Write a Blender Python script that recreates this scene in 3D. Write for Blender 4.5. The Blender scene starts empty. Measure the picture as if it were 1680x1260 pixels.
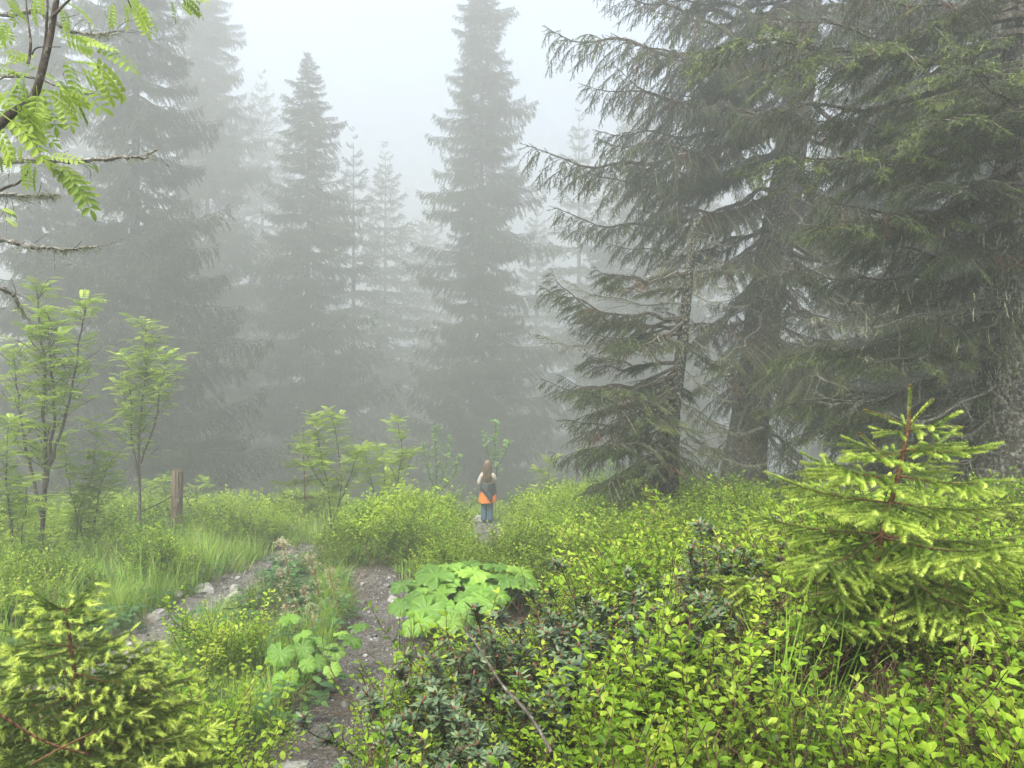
import bpy, math, random
import numpy as np
from mathutils import Vector, Matrix, Euler

# ------------------------------------------------------------------ camera, world, sun, exposure
random.seed(11)
rng = np.random.default_rng(11)
scene = bpy.context.scene
COL = scene.collection
R = math.radians
CAM = Vector((0.0, 0.0, 1.6))
cam_d = bpy.data.cameras.new('camera')
cam = bpy.data.objects.new('camera', cam_d); COL.objects.link(cam)
cam.location = CAM; cam.rotation_euler = (R(90), 0, 0)
cam_d.sensor_width = 36; cam_d.lens = 27.04; cam_d.clip_start = 0.05; cam_d.clip_end = 1500
cam_d.dof.use_dof = False
scene.camera = cam

world = bpy.data.worlds.new('World'); scene.world = world; world.use_nodes = True
wn = world.node_tree.nodes; wl = world.node_tree.links
wn.clear()
w_out = wn.new('ShaderNodeOutputWorld'); w_bg = wn.new('ShaderNodeBackground')
w_sky = wn.new('ShaderNodeTexSky'); w_sky.sky_type = 'NISHITA'; w_sky.sun_disc = False
SUN_EL, SUN_AZ = R(56), R(205)
w_sky.sun_elevation = SUN_EL; w_sky.sun_rotation = SUN_AZ; w_sky.dust_density = 3.0
w_mix = wn.new('ShaderNodeMixRGB'); w_mix.blend_type = 'MIX'; w_mix.inputs[0].default_value = 0.86
w_mix.inputs[2].default_value = (5.2, 6.7, 9.2, 1)          # even cloud layer over the blue sky
wl.new(w_sky.outputs[0], w_mix.inputs[1]); wl.new(w_mix.outputs[0], w_bg.inputs[0])
w_bg.inputs[1].default_value = 0.05
wl.new(w_bg.outputs[0], w_out.inputs[0])

sun_d = bpy.data.lights.new('sun', 'SUN'); sun_d.energy = 4.7; sun_d.angle = R(35); sun_d.color = (1.0, 0.96, 0.88)
sun = bpy.data.objects.new('sun', sun_d); COL.objects.link(sun)
_sd = Vector((math.sin(SUN_AZ) * math.cos(SUN_EL), math.cos(SUN_AZ) * math.cos(SUN_EL), math.sin(SUN_EL)))
sun.rotation_euler = _sd.to_track_quat('Z', 'Y').to_euler(); sun.location = (0, 0, 40)

vs = scene.view_settings
vs.view_transform = 'Standard'; vs.look = 'None'; vs.exposure = 2.05; vs.gamma = 1.0; vs.use_curve_mapping = False
cy = scene.cycles
cy.max_bounces = 8; cy.diffuse_bounces = 3; cy.glossy_bounces = 2; cy.transmission_bounces = 4
cy.volume_bounces = 3; cy.transparent_max_bounces = 8
cy.use_adaptive_sampling = True; cy.adaptive_threshold = 0.02
cy.use_denoising = True
cy.sample_clamp_indirect = 8.0
scene.render.film_transparent = False

# ------------------------------------------------------------------ helpers
F = 1262.0
def pt(px, py, y):
    """point of the place at depth y that shows at this spot of the photograph"""
    return np.array([(px - 840.0) / F * y, y, 1.6 - (py - 630.0) / F * y])

def sstep(a, b, t):
    t = np.clip((np.asarray(t, float) - a) / (b - a), 0, 1)
    return t * t * (3 - 2 * t)

def norm(v):
    v = np.asarray(v, float)
    return v / np.maximum(np.linalg.norm(v, axis=-1, keepdims=True), 1e-9)

PATH_A = np.array([(-.95, 1.0), (-1.02, 3.2), (-1.0, 4), (-1.06, 5.2), (-1.08, 6.6), (-1.3, 8), (-1.62, 9.3), (-1.85, 9.9)])
PATH_B = np.array([(-3.1, 0.5), (-3.05, 2.5), (-3.0, 4.6), (-3.1, 6.8), (-3.4, 8.5), (-3.6, 10.8), (-3.5, 13.4), (-3.2, 15.4), (-2.2, 17.0), (-.9, 17.8), (.2, 18.4), (1.4, 20.0)])
PATH_C = np.array([(-.35, 12.2), (-.42, 14.0), (-.5, 16.0), (-.5, 17.8)])
def seg_dist(x, y, P):
    d = np.full(np.shape(x), 1e9)
    for (ax, ay), (bx, by) in zip(P[:-1], P[1:]):
        ux, uy = bx - ax, by - ay
        t = np.clip(((x - ax) * ux + (y - ay) * uy) / (ux * ux + uy * uy), 0, 1)
        d = np.minimum(d, np.hypot(x - ax - t * ux, y - ay - t * uy))
    return d
def path_edge(x, y):
    """below 0 on the gravel, above 0 beside it (metres)"""
    wob = .06 * np.sin(3.1 * x + 2.3 * y) + .05 * np.sin(7.7 * y + 1.3 * x)
    a = seg_dist(x, y, PATH_A) - .31
    b = seg_dist(x, y, PATH_B) - np.where(y < 9, .28, .27)
    c = seg_dist(x, y, PATH_C) - np.where(y > 17, .42, .26)
    return np.minimum(np.minimum(a, b), c) + wob
def gh(x, y):
    x = np.asarray(x, float); y = np.asarray(y, float)
    z = -.09 * y
    ye = 20.4 + .5 * np.sin(x * .5) + .04 * x
    over = np.maximum(y - ye, 0)
    z = z - .62 * (np.sqrt(over * over + 1.0) - 1.0) * np.exp(-over / 90.0)
    back = np.maximum(-y, 0); z = z - .05 * back
    z = z + .68 * sstep(-.8, 3.0, x) * (1 - .32 * sstep(5.5, 10, y)) * (1 - .35 * sstep(13, 20, y)) * (1 - sstep(20, 40, y))
    z = z + .33 * np.exp(-((x - .9) ** 2 / 1.3 + (y - 3.4) ** 2 / 1.8))
    z = z + .34 * np.exp(-((x + 1.45) ** 2 / .8 + (y - 11.9) ** 2 / 3.6))
    z = z - .10 * sstep(-4.6, -7.0, x) * sstep(3, 8, y)
    z = z - .85 * sstep(-9, -22, x) - .02 * np.maximum(-x - 22, 0)
    z = z + .04 * np.maximum(x - 6, 0)
    e = path_edge(x, y)
    z = z - .07 * (1 - sstep(-.05, .22, e))
    bump = .035 * np.sin(1.9 * x + .7 * y) * np.sin(1.3 * y - .5 * x) + .02 * np.sin(4.1 * x + 1) * np.sin(3.7 * y)
    z = z + bump * sstep(-.1, .4, e)
    return z

class MB:
    """collects triangles with numpy"""
    def __init__(s): s.v = []; s.f = []; s.t = []; s.m = []; s.n = 0
    def add(s, V, Fc, tint=.5, mat=0):
        V = np.asarray(V, float).reshape(-1, 3); Fc = np.asarray(Fc, np.int64).reshape(-1, 3)
        s.v.append(V); s.f.append(Fc + s.n); s.n += len(V)
        s.t.append(np.broadcast_to(np.asarray(tint, float), (len(V),)).copy())
        s.m.append(np.full(len(Fc), mat, np.int32))
    def stamp(s, T, M, P, tint, mat=0):
        """T=(verts, tris, tint offset); M (k,3,3) with axes in columns; P (k,3); tint (k,)"""
        V, Fc, to = T
        M = np.asarray(M, float); P = np.asarray(P, float); k = len(P)
        if k == 0: return
        W = np.einsum('kij,nj->kni', M, V) + P[:, None, :]
        n = len(V)
        s.v.append(W.reshape(-1, 3))
        s.f.append((Fc[None] + (np.arange(k) * n)[:, None, None]).reshape(-1, 3) + s.n)
        s.n += k * n
        tt = np.broadcast_to(np.asarray(tint, float), (k,))[:, None] + to[None]
        s.t.append(np.clip(tt.reshape(-1), 0, 1)); s.m.append(np.full(k * len(Fc), mat, np.int32))
    def tube(s, pts, rad, sides=6, tint=.5, mat=0, jag=0.0, cap=True):
        pts = np.asarray(pts, float); n = len(pts)
        rad = np.broadcast_to(np.asarray(rad, float), (n,))
        d = norm(np.gradient(pts, axis=0))
        up = np.array([0, 0, 1.]) if abs(d[0][2]) < .8 else np.array([1., 0, 0])
        a = norm(np.cross(d, up)); b = np.cross(d, a)
        ang = np.arange(sides) * 2 * math.pi / sides
        rr = rad[:, None] * (1 + jag * rng.standard_normal((n, sides)))
        V = pts[:, None, :] + rr[:, :, None] * (np.cos(ang)[None, :, None] * a[:, None, :] + np.sin(ang)[None, :, None] * b[:, None, :])
        V = V.reshape(-1, 3)
        i = np.arange(n - 1)[:, None] * sides; j = np.arange(sides)[None]; j2 = (j + 1) % sides
        q = np.stack([i + j, i + j2, i + sides + j2, i + sides + j], -1).reshape(-1, 4)
        Fc = np.concatenate([q[:, [0, 1, 2]], q[:, [0, 2, 3]]])
        if cap:
            V = np.concatenate([V, pts[-1:]]); c = len(V) - 1; base = (n - 1) * sides
            Fc = np.concatenate([Fc, np.stack([base + np.arange(sides), base + (np.arange(sides) + 1) % sides, np.full(sides, c)], -1)])
        s.add(V, Fc, tint, mat)
    def segs(s, P0, P1, r0, r1, tint=.5, mat=0):
        """many thin three-sided sticks"""
        P0 = np.asarray(P0, float); P1 = np.asarray(P1, float); k = len(P0)
        if k == 0: return
        d = norm(P1 - P0); h = np.where(np.abs(d[:, 2:3]) < .8, [[0, 0, 1.]], [[1., 0, 0]])
        a = norm(np.cross(d, h)); b = np.cross(d, a)
        r0 = np.broadcast_to(r0, (k,))[:, None]; r1 = np.broadcast_to(r1, (k,))[:, None]
        V = []
        for P, r in ((P0, r0), (P1, r1)):
            for q in range(3):
                c, sn = math.cos(q * 2.0944), math.sin(q * 2.0944)
                V.append(P + r * (c * a + sn * b))
        V = np.stack(V, 1).reshape(-1, 3)
        T = np.array([[0, 1, 4], [0, 4, 3], [1, 2, 5], [1, 5, 4], [2, 0, 3], [2, 3, 5]])
        Fc = (T[None] + (np.arange(k) * 6)[:, None, None]).reshape(-1, 3)
        s.add(V, Fc, np.repeat(np.broadcast_to(tint, (k,)), 6), mat)
    def mesh(s, name, mats, smooth=False):
        V = np.concatenate(s.v).astype(np.float32); Fc = np.concatenate(s.f).astype(np.int32)
        me = bpy.data.meshes.new(name)
        me.vertices.add(len(V)); me.vertices.foreach_set('co', V.ravel())
        me.loops.add(len(Fc) * 3); me.loops.foreach_set('vertex_index', Fc.ravel())
        me.polygons.add(len(Fc)); me.polygons.foreach_set('loop_start', np.arange(len(Fc), dtype=np.int32) * 3)
        me.polygons.foreach_set('loop_total', np.full(len(Fc), 3, np.int32))
        me.polygons.foreach_set('material_index', np.concatenate(s.m))
        me.polygons.foreach_set('use_smooth', np.full(len(Fc), bool(smooth)))
        for m in mats: me.materials.append(m)
        at = me.attributes.new('tint', 'FLOAT', 'POINT'); at.data.foreach_set('value', np.concatenate(s.t).astype(np.float32))
        me.update(calc_edges=True)
        return me
    def obj(s, name, mats, parent=None, smooth=False):
        return link(name, s.mesh(name, mats, smooth), parent)

def link(name, me, parent=None, loc=None, rot=None, scl=None):
    o = bpy.data.objects.new(name, me); COL.objects.link(o)
    if parent is not None: o.parent = parent
    if loc is not None: o.location = [float(c) for c in loc]
    if rot is not None: o.rotation_euler = rot
    if scl is not None: o.scale = scl if hasattr(scl, '__len__') else (scl,) * 3
    return o
def tag(o, label=None, cat=None, group=None, kind=None):
    if label: o['label'] = label
    if cat: o['category'] = cat
    if group: o['group'] = group
    if kind: o['kind'] = kind
    return o
def thing(name, loc, label, cat, group=None, rz=0):
    o = bpy.data.objects.new(name, None); COL.objects.link(o)
    o.empty_display_size = .1
    o.location = [float(c) for c in loc]; o.rotation_euler = (0, 0, rz)
    return tag(o, label, cat, group)

def frames(D, roll=None, L=1.0, W=1.0, H=None):
    """matrices (k,3,3): X along D scaled L, Y sideways scaled W, Z normal scaled H"""
    D = norm(D); k = len(D)
    up = np.where(np.abs(D[:, 2:3]) < .95, [[0, 0, 1.]], [[0, 1., 0]])
    Y = norm(np.cross(up, D)); Z = np.cross(D, Y)
    if roll is not None:
        c, s_ = np.cos(roll)[:, None], np.sin(roll)[:, None]
        Y, Z = c * Y + s_ * Z, -s_ * Y + c * Z
    L = np.broadcast_to(L, (k,))[:, None]; W = np.broadcast_to(W, (k,))[:, None]
    H = W if H is None else np.broadcast_to(H, (k,))[:, None]
    return np.stack([D * L, Y * W, Z * H], -1)

# ------------------------------------------------------------------ materials
def new_mat(name):
    m = bpy.data.materials.new(name); m.use_nodes = True
    n = m.node_tree.nodes; n.clear()
    return m, n, m.node_tree.links
def leaf_mat(name, cols, rough=.5, trans=.35, spec=.4, vary=.35):
    """cols: ramp from tint 0 to 1"""
    m, n, l = new_mat(name)
    out = n.new('ShaderNodeOutputMaterial'); at = n.new('ShaderNodeAttribute'); at.attribute_name = 'tint'
    oi = n.new('ShaderNodeObjectInfo')
    ma = n.new('ShaderNodeMath'); ma.operation = 'MULTIPLY_ADD'; ma.inputs[1].default_value = vary; ma.inputs[2].default_value = -vary / 2
    l.new(oi.outputs['Random'], ma.inputs[0])
    ad = n.new('ShaderNodeMath'); ad.operation = 'ADD'; ad.use_clamp = True
    l.new(at.outputs['Fac'], ad.inputs[0]); l.new(ma.outputs[0], ad.inputs[1])
    cr = n.new('ShaderNodeValToRGB'); l.new(ad.outputs[0], cr.inputs[0])
    e = cr.color_ramp.elements
    while len(e) < len(cols): e.new(.5)
    for i, c in enumerate(cols): e[i].position = i / (len(cols) - 1); e[i].color = (*c, 1)
    geo = n.new('ShaderNodeNewGeometry')
    nz = n.new('ShaderNodeTexNoise'); nz.inputs['Scale'].default_value = 2.3; nz.inputs['Detail'].default_value = 3
    l.new(geo.outputs['Position'], nz.inputs['Vector'])
    mp = n.new('ShaderNodeMapRange'); mp.inputs[1].default_value = .3; mp.inputs[2].default_value = .7; mp.inputs[3].default_value = .72; mp.inputs[4].default_value = 1.25
    l.new(nz.outputs[0], mp.inputs[0])
    mu = n.new('ShaderNodeMixRGB'); mu.blend_type = 'MULTIPLY'; mu.inputs[0].default_value = 1
    l.new(cr.outputs[0], mu.inputs[1]); l.new(mp.outputs[0], mu.inputs[2])
    p = n.new('ShaderNodeBsdfPrincipled'); p.inputs['Roughness'].default_value = rough
    p.inputs['Specular IOR Level'].default_value = spec
    l.new(mu.outputs[0], p.inputs['Base Color'])
    if trans > 0:
        t = n.new('ShaderNodeBsdfTranslucent'); l.new(mu.outputs[0], t.inputs[0])
        mx = n.new('ShaderNodeMixShader'); mx.inputs[0].default_value = trans
        l.new(p.outputs[0], mx.inputs[1]); l.new(t.outputs[0], mx.inputs[2]); l.new(mx.outputs[0], out.inputs[0])
    else: l.new(p.outputs[0], out.inputs[0])
    return m
def bark_mat(name, c1, c2, c3, scale=14, stretch=4, bump=.6, lichen=0.0, lc=(.32, .34, .27)):
    m, n, l = new_mat(name)
    out = n.new('ShaderNodeOutputMaterial'); p = n.new('ShaderNodeBsdfPrincipled'); p.inputs['Roughness'].default_value = .9
    p.inputs['Specular IOR Level'].default_value = .2
    tc = n.new('ShaderNodeTexCoord'); mp = n.new('ShaderNodeMapping'); mp.inputs['Scale'].default_value = (1, 1, 1 / stretch)
    l.new(tc.outputs['Object'], mp.inputs[0])
    nz = n.new('ShaderNodeTexNoise'); nz.inputs['Scale'].default_value = scale; nz.inputs['Detail'].default_value = 8; nz.inputs['Roughness'].default_value = .65
    vo = n.new('ShaderNodeTexVoronoi'); vo.inputs['Scale'].default_value = scale * 1.4
    l.new(mp.outputs[0], nz.inputs['Vector']); l.new(mp.outputs[0], vo.inputs['Vector'])
    cr = n.new('ShaderNodeValToRGB'); e = cr.color_ramp.elements
    e[0].position = .3; e[0].color = (*c1, 1); e[1].position = .72; e[1].color = (*c3, 1); x = e.new(.5); x.color = (*c2, 1)
    l.new(nz.outputs[0], cr.inputs[0]); col = cr.outputs[0]
    if lichen > 0:
        n2 = n.new('ShaderNodeTexNoise'); n2.inputs['Scale'].default_value = scale * 1.1; n2.inputs['Detail'].default_value = 6; n2.inputs['Roughness'].default_value = .75
        l.new(tc.outputs['Object'], n2.inputs['Vector'])
        r2 = n.new('ShaderNodeMapRange'); r2.inputs[1].default_value = .62 - lichen * .25; r2.inputs[2].default_value = .68 - lichen * .2
        l.new(n2.outputs[0], r2.inputs[0])
        mx = n.new('ShaderNodeMixRGB'); l.new(r2.outputs[0], mx.inputs[0]); l.new(col, mx.inputs[1]); mx.inputs[2].default_value = (*lc, 1); col = mx.outputs[0]
    l.new(col, p.inputs['Base Color'])
    bp = n.new('ShaderNodeBump'); bp.inputs['Strength'].default_value = bump; bp.inputs['Distance'].default_value = .03
    su = n.new('ShaderNodeMath'); su.operation = 'ADD'; l.new(nz.outputs[0], su.inputs[0]); l.new(vo.outputs[0], su.inputs[1])
    l.new(su.outputs[0], bp.inputs['Height']); l.new(bp.outputs[0], p.inputs['Normal'])
    l.new(p.outputs[0], out.inputs[0])
    return m
def plain_mat(name, c, rough=.8, metal=0.0, noise=.25, scale=30, spec=.3):
    m, n, l = new_mat(name)
    out = n.new('ShaderNodeOutputMaterial'); p = n.new('ShaderNodeBsdfPrincipled')
    p.inputs['Roughness'].default_value = rough; p.inputs['Metallic'].default_value = metal; p.inputs['Specular IOR Level'].default_value = spec
    tc = n.new('ShaderNodeTexCoord'); nz = n.new('ShaderNodeTexNoise'); nz.inputs['Scale'].default_value = scale; nz.inputs['Detail'].default_value = 5
    l.new(tc.outputs['Object'], nz.inputs['Vector'])
    mp = n.new('ShaderNodeMapRange'); mp.inputs[1].default_value = .3; mp.inputs[2].default_value = .7; mp.inputs[3].default_value = 1 - noise; mp.inputs[4].default_value = 1 + noise
    l.new(nz.outputs[0], mp.inputs[0])
    mu = n.new('ShaderNodeMixRGB'); mu.blend_type = 'MULTIPLY'; mu.inputs[0].default_value = 1; mu.inputs[1].default_value = (*c, 1)
    l.new(mp.outputs[0], mu.inputs[2]); l.new(mu.outputs[0], p.inputs['Base Color'])
    bp = n.new('ShaderNodeBump'); bp.inputs['Strength'].default_value = .3; bp.inputs['Distance'].default_value = .01
    l.new(nz.outputs[0], bp.inputs['Height']); l.new(bp.outputs[0], p.inputs['Normal'])
    l.new(p.outputs[0], out.inputs[0])
    return m

M_BARK = bark_mat('spruce_bark', (.025, .02, .017), (.07, .06, .05), (.15, .14, .12), 16, 5, .8, .35, (.2, .21, .18))
M_BARK_NEAR = bark_mat('old_spruce_bark', (.015, .013, .011), (.05, .043, .036), (.12, .11, .095), 22, 3, 1.0, .42, (.22, .23, .19))
M_BARK_LICHEN = bark_mat('lichen_bark', (.012, .01, .009), (.035, .03, .026), (.08, .075, .065), 30, 2, .9, .42, (.24, .25, .2))
M_TWIG = bark_mat('twig_bark', (.04, .03, .025), (.09, .075, .06), (.17, .15, .13), 40, 2, .4, .3, (.24, .25, .2))
M_DEADTWIG = bark_mat('dead_twig', (.06, .05, .042), (.13, .11, .095), (.22, .2, .18), 40, 2, .4, .5, (.3, .31, .26))
M_ROWANBARK = bark_mat('rowan_bark', (.03, .024, .02), (.075, .06, .05), (.14, .12, .1), 30, 2, .4, .3, (.2, .2, .16))
M_YBARK = bark_mat('young_spruce_bark', (.06, .025, .012), (.13, .06, .03), (.2, .1, .05), 60, 2, .5)
M_STEM = bark_mat('shrub_stem', (.03, .014, .009), (.085, .045, .03), (.15, .095, .06), 60, 2, .3)
M_NEEDLE = leaf_mat('spruce_needles', [(.010, .016, .006), (.022, .034, .012), (.04, .06, .018), (.1, .14, .03)], .6, .15, .25)
M_NEEDLE_NEAR = leaf_mat('spruce_needles_near', [(.014, .020, .008), (.03, .043, .015), (.052, .072, .022), (.15, .2, .045)], .55, .2, .3)
M_DRYNEEDLE = leaf_mat('dry_needles', [(.05, .022, .012), (.1, .045, .022), (.14, .08, .04)], .8, .1, .1)
M_YNEEDLE = leaf_mat('young_needles', [(.05, .09, .018), (.12, .19, .03), (.27, .38, .05), (.6, .7, .14)], .45, .3, .35, .2)
M_ROWAN = leaf_mat('rowan_leaves', [(.14, .24, .035), (.28, .40, .05), (.44, .56, .09)], .5, .45, .35)
M_ROWAN_FAR = leaf_mat('rowan_leaves_far', [(.14, .27, .08), (.22, .38, .11), (.34, .5, .15)], .5, .4, .35)
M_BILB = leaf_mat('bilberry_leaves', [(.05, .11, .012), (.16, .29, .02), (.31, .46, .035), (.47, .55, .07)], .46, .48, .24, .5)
M_BILBDARK = leaf_mat('bilberry_leaves_shade_tint', [(.04, .085, .012), (.10, .18, .018), (.2, .31, .028), (.32, .42, .05)], .52, .42, .16, .4)  # darker copy of the bilberry leaves, shade put into the colour
M_RHODO = leaf_mat('alpenrose_leaves', [(.022, .045, .02), (.045, .08, .034), (.08, .125, .055), (.15, .2, .09)], .42, .1, .4, .3)
M_BUD = plain_mat('alpenrose_bud', (.2, .07, .04), .6)
M_GRASS = leaf_mat('grass_blades', [(.07, .14, .018), (.15, .28, .03), (.27, .43, .055), (.4, .46, .14)], .5, .35, .3, .4)
M_STRAW = leaf_mat('dry_grass', [(.14, .09, .045), (.28, .2, .1), (.4, .32, .18)], .7, .2, .2, .3)
M_HERB = leaf_mat('herb_leaves', [(.025, .07, .018), (.05, .12, .03), (.1, .2, .04)], .45, .3, .4, .3)
M_LICHEN = leaf_mat('beard_lichen', [(.16, .18, .12), (.28, .3, .2), (.38, .4, .24)], .9, .3, .1)
# ------------------------------------------------------------------ the ground
def build_ground():
    xs = np.concatenate([-np.geomspace(150, 8.2, 34), np.arange(-8, 8.01, .11), np.geomspace(8.2, 150, 34)])
    ys = np.concatenate([-np.geomspace(60, 1.2, 12), np.arange(-1, 7, .09), np.arange(7, 23, .16), np.geomspace(23.2, 230, 60)])
    X, Y = np.meshgrid(xs, ys); nx, ny = len(xs), len(ys)
    Z = gh(X, Y)
    V = np.stack([X, Y, Z], -1).reshape(-1, 3)
    i = (np.arange(ny - 1)[:, None] * nx + np.arange(nx - 1)[None]).ravel()
    Fc = np.concatenate([np.stack([i, i + 1, i + nx + 1], -1), np.stack([i, i + nx + 1, i + nx], -1)])
    mb = MB(); mb.add(V, Fc, .5)
    me = mb.mesh('ground', [], True)
    e = path_edge(V[:, 0], V[:, 1])
    mask = 1 - sstep(-.05, .16, e)
    mask = np.where(V[:, 1] > 23, 0, mask)
    at = me.attributes.new('path', 'FLOAT', 'POINT'); at.data.foreach_set('value', mask.astype(np.float32))
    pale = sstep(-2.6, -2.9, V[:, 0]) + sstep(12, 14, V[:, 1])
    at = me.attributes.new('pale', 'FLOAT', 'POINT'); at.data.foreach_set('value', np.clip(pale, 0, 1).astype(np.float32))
    m, n, l = new_mat('ground_soil')
    out = n.new('ShaderNodeOutputMaterial'); p = n.new('ShaderNodeBsdfPrincipled'); p.inputs['Roughness'].default_value = .92
    tc = n.new('ShaderNodeTexCoord'); N = lambda sc, d=8: None
    def noise(sc, det=8, ro=.6):
        q = n.new('ShaderNodeTexNoise'); q.inputs['Scale'].default_value = sc; q.inputs['Detail'].default_value = det; q.inputs['Roughness'].default_value = ro
        l.new(tc.outputs['Object'], q.inputs['Vector']); return q.outputs[0]
    def ramp(src, stops):
        r = n.new('ShaderNodeValToRGB'); e_ = r.color_ramp.elements
        while len(e_) < len(stops): e_.new(.5)
        for k, (pp, c) in enumerate(stops): e_[k].position = pp; e_[k].color = (*c, 1)
        l.new(src, r.inputs[0]); return r.outputs[0]
    def mix(f, a, b, mode='MIX'):
        q = n.new('ShaderNodeMixRGB'); q.blend_type = mode
        if isinstance(f, float): q.inputs[0].default_value = f
        else: l.new(f, q.inputs[0])
        l.new(a, q.inputs[1]); l.new(b, q.inputs[2]); return q.outputs[0]
    soil = ramp(noise(9), [(.3, (.02, .014, .009)), (.5, (.05, .036, .022)), (.7, (.1, .075, .04))])
    moss = ramp(noise(26), [(.3, (.03, .055, .012)), (.7, (.08, .13, .03))])
    r_ = n.new('ShaderNodeMapRange'); r_.inputs[1].default_value = .42; r_.inputs[2].default_value = .6; l.new(noise(3.1), r_.inputs[0])
    base = mix(r_.outputs[0], soil, moss)
    vo = n.new('ShaderNodeTexVoronoi'); vo.inputs['Scale'].default_value = 62; l.new(tc.outputs['Object'], vo.inputs['Vector'])
    vo2 = n.new('ShaderNodeTexVoronoi'); vo2.inputs['Scale'].default_value = 150; l.new(tc.outputs['Object'], vo2.inputs['Vector'])
    sep = n.new('ShaderNodeSeparateColor'); l.new(vo.outputs['Color'], sep.inputs[0])
    sep2 = n.new('ShaderNodeSeparateColor'); l.new(vo2.outputs['Color'], sep2.inputs[0])
    g1 = ramp(sep.outputs[0], [(0, (.035, .031, .028)), (.55, (.085, .078, .07)), (.86, (.16, .15, .14)), (1, (.34, .33, .31))])
    g2 = ramp(sep2.outputs[0], [(0, (.045, .04, .036)), (.6, (.11, .1, .09)), (1, (.3, .29, .27))])
    rr = n.new('ShaderNodeMapRange'); rr.inputs[1].default_value = .45; rr.inputs[2].default_value = .55; l.new(noise(14), rr.inputs[0])
    gr = mix(rr.outputs[0], g1, g2)
    dirt = ramp(noise(2.2), [(.38, (.5, .42, .34)), (.6, (.95, .92, .88))])
    gr = mix(1.0, gr, dirt, 'MULTIPLY')
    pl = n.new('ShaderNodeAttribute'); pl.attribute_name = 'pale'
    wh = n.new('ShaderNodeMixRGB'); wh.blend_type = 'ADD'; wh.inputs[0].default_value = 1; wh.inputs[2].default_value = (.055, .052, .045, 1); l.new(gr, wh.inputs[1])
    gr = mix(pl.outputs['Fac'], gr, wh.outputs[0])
    pa = n.new('ShaderNodeAttribute'); pa.attribute_name = 'path'
    su = n.new('ShaderNodeMath'); su.operation = 'ADD'; l.new(pa.outputs['Fac'], su.inputs[0])
    nn = n.new('ShaderNodeMath'); nn.operation = 'MULTIPLY_ADD'; nn.inputs[1].default_value = .9; nn.inputs[2].default_value = -.45; l.new(noise(12), nn.inputs[0]); l.new(nn.outputs[0], su.inputs[1])
    rp = n.new('ShaderNodeMapRange'); rp.inputs[1].default_value = .42; rp.inputs[2].default_value = .58; l.new(su.outputs[0], rp.inputs[0])
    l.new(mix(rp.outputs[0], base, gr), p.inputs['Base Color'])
    bp = n.new('ShaderNodeBump'); bp.inputs['Strength'].default_value = .9; bp.inputs['Distance'].default_value = .012; bp.invert = True
    l.new(vo.outputs['Distance'], bp.inputs['Height'])
    b2 = n.new('ShaderNodeBump'); b2.inputs['Strength'].default_value = .8; b2.inputs['Distance'].default_value = .05; l.new(noise(18), b2.inputs['Height'])
    l.new(bp.outputs[0], b2.inputs['Normal']); l.new(b2.outputs[0], p.inputs['Normal'])
    l.new(p.outputs[0], out.inputs[0])
    me.materials.append(m)
    o = link('ground', me); tag(o, 'sloping forest ground with two gravel trails', None, None, 'structure')
build_ground()

# ------------------------------------------------------------------ haze
def build_haze(dens):
    mb = MB(); x0, x1, y0, y1, z0, z1 = -152, 152, -62, 232, -74, 46
    V = [(x, y, z) for z in (z0, z1) for y in (y0, y1) for x in (x0, x1)]
    q = [(0, 2, 3, 1), (4, 5, 7, 6), (0, 1, 5, 4), (2, 6, 7, 3), (0, 4, 6, 2), (1, 3, 7, 5)]
    mb.add(V, [t for a, b, c, d in q for t in ((a, b, c), (a, c, d))])
    m, n, l = new_mat('haze_air'); out = n.new('ShaderNodeOutputMaterial'); pv = n.new('ShaderNodeVolumePrincipled')
    pv.inputs['Color'].default_value = (.645, .652, .635, 1); pv.inputs['Density'].default_value = dens; pv.inputs['Anisotropy'].default_value = .4
    l.new(pv.outputs[0], out.inputs['Volume'])
    o = mb.obj('haze', [m]); tag(o, 'pale fog filling the forest clearing', None, None, 'stuff')
build_haze(0.0165)

# ------------------------------------------------------------------ spruce branches
def twig_template(nn, seed, rad=1.0, base=.10, fwd=.16):
    r = np.random.default_rng(seed); V = []; Fc = []; t = []
    for i in range(nn):
        x = (i + .5) / nn * .95; a = r.uniform(0, 6.283); ra = rad * r.uniform(.65, 1.05)
        c, s_ = math.cos(a), math.sin(a); b = base * r.uniform(.7, 1.2)
        k = len(V)
        V += [(x - b / 2, -s_ * .1 * ra, c * .1 * ra), (x + b / 2, s_ * .1 * ra, -c * .1 * ra), (min(x + fwd * r.uniform(.7, 1.4), 1.06), c * ra, s_ * ra)]
        Fc.append((k, k + 1, k + 2)); t += [0, 0, .12 * x]
    return np.array(V), np.array(Fc), np.array(t)
TW_FAR = [twig_template(8, s, 1, .2, .22) for s in range(3)]
TW_NEAR = [twig_template(20, 10 + s, 1, .085, .12) for s in range(3)]
TW_TINY = [twig_template(5, 20 + s, 1, .34, .3) for s in range(2)]

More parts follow.
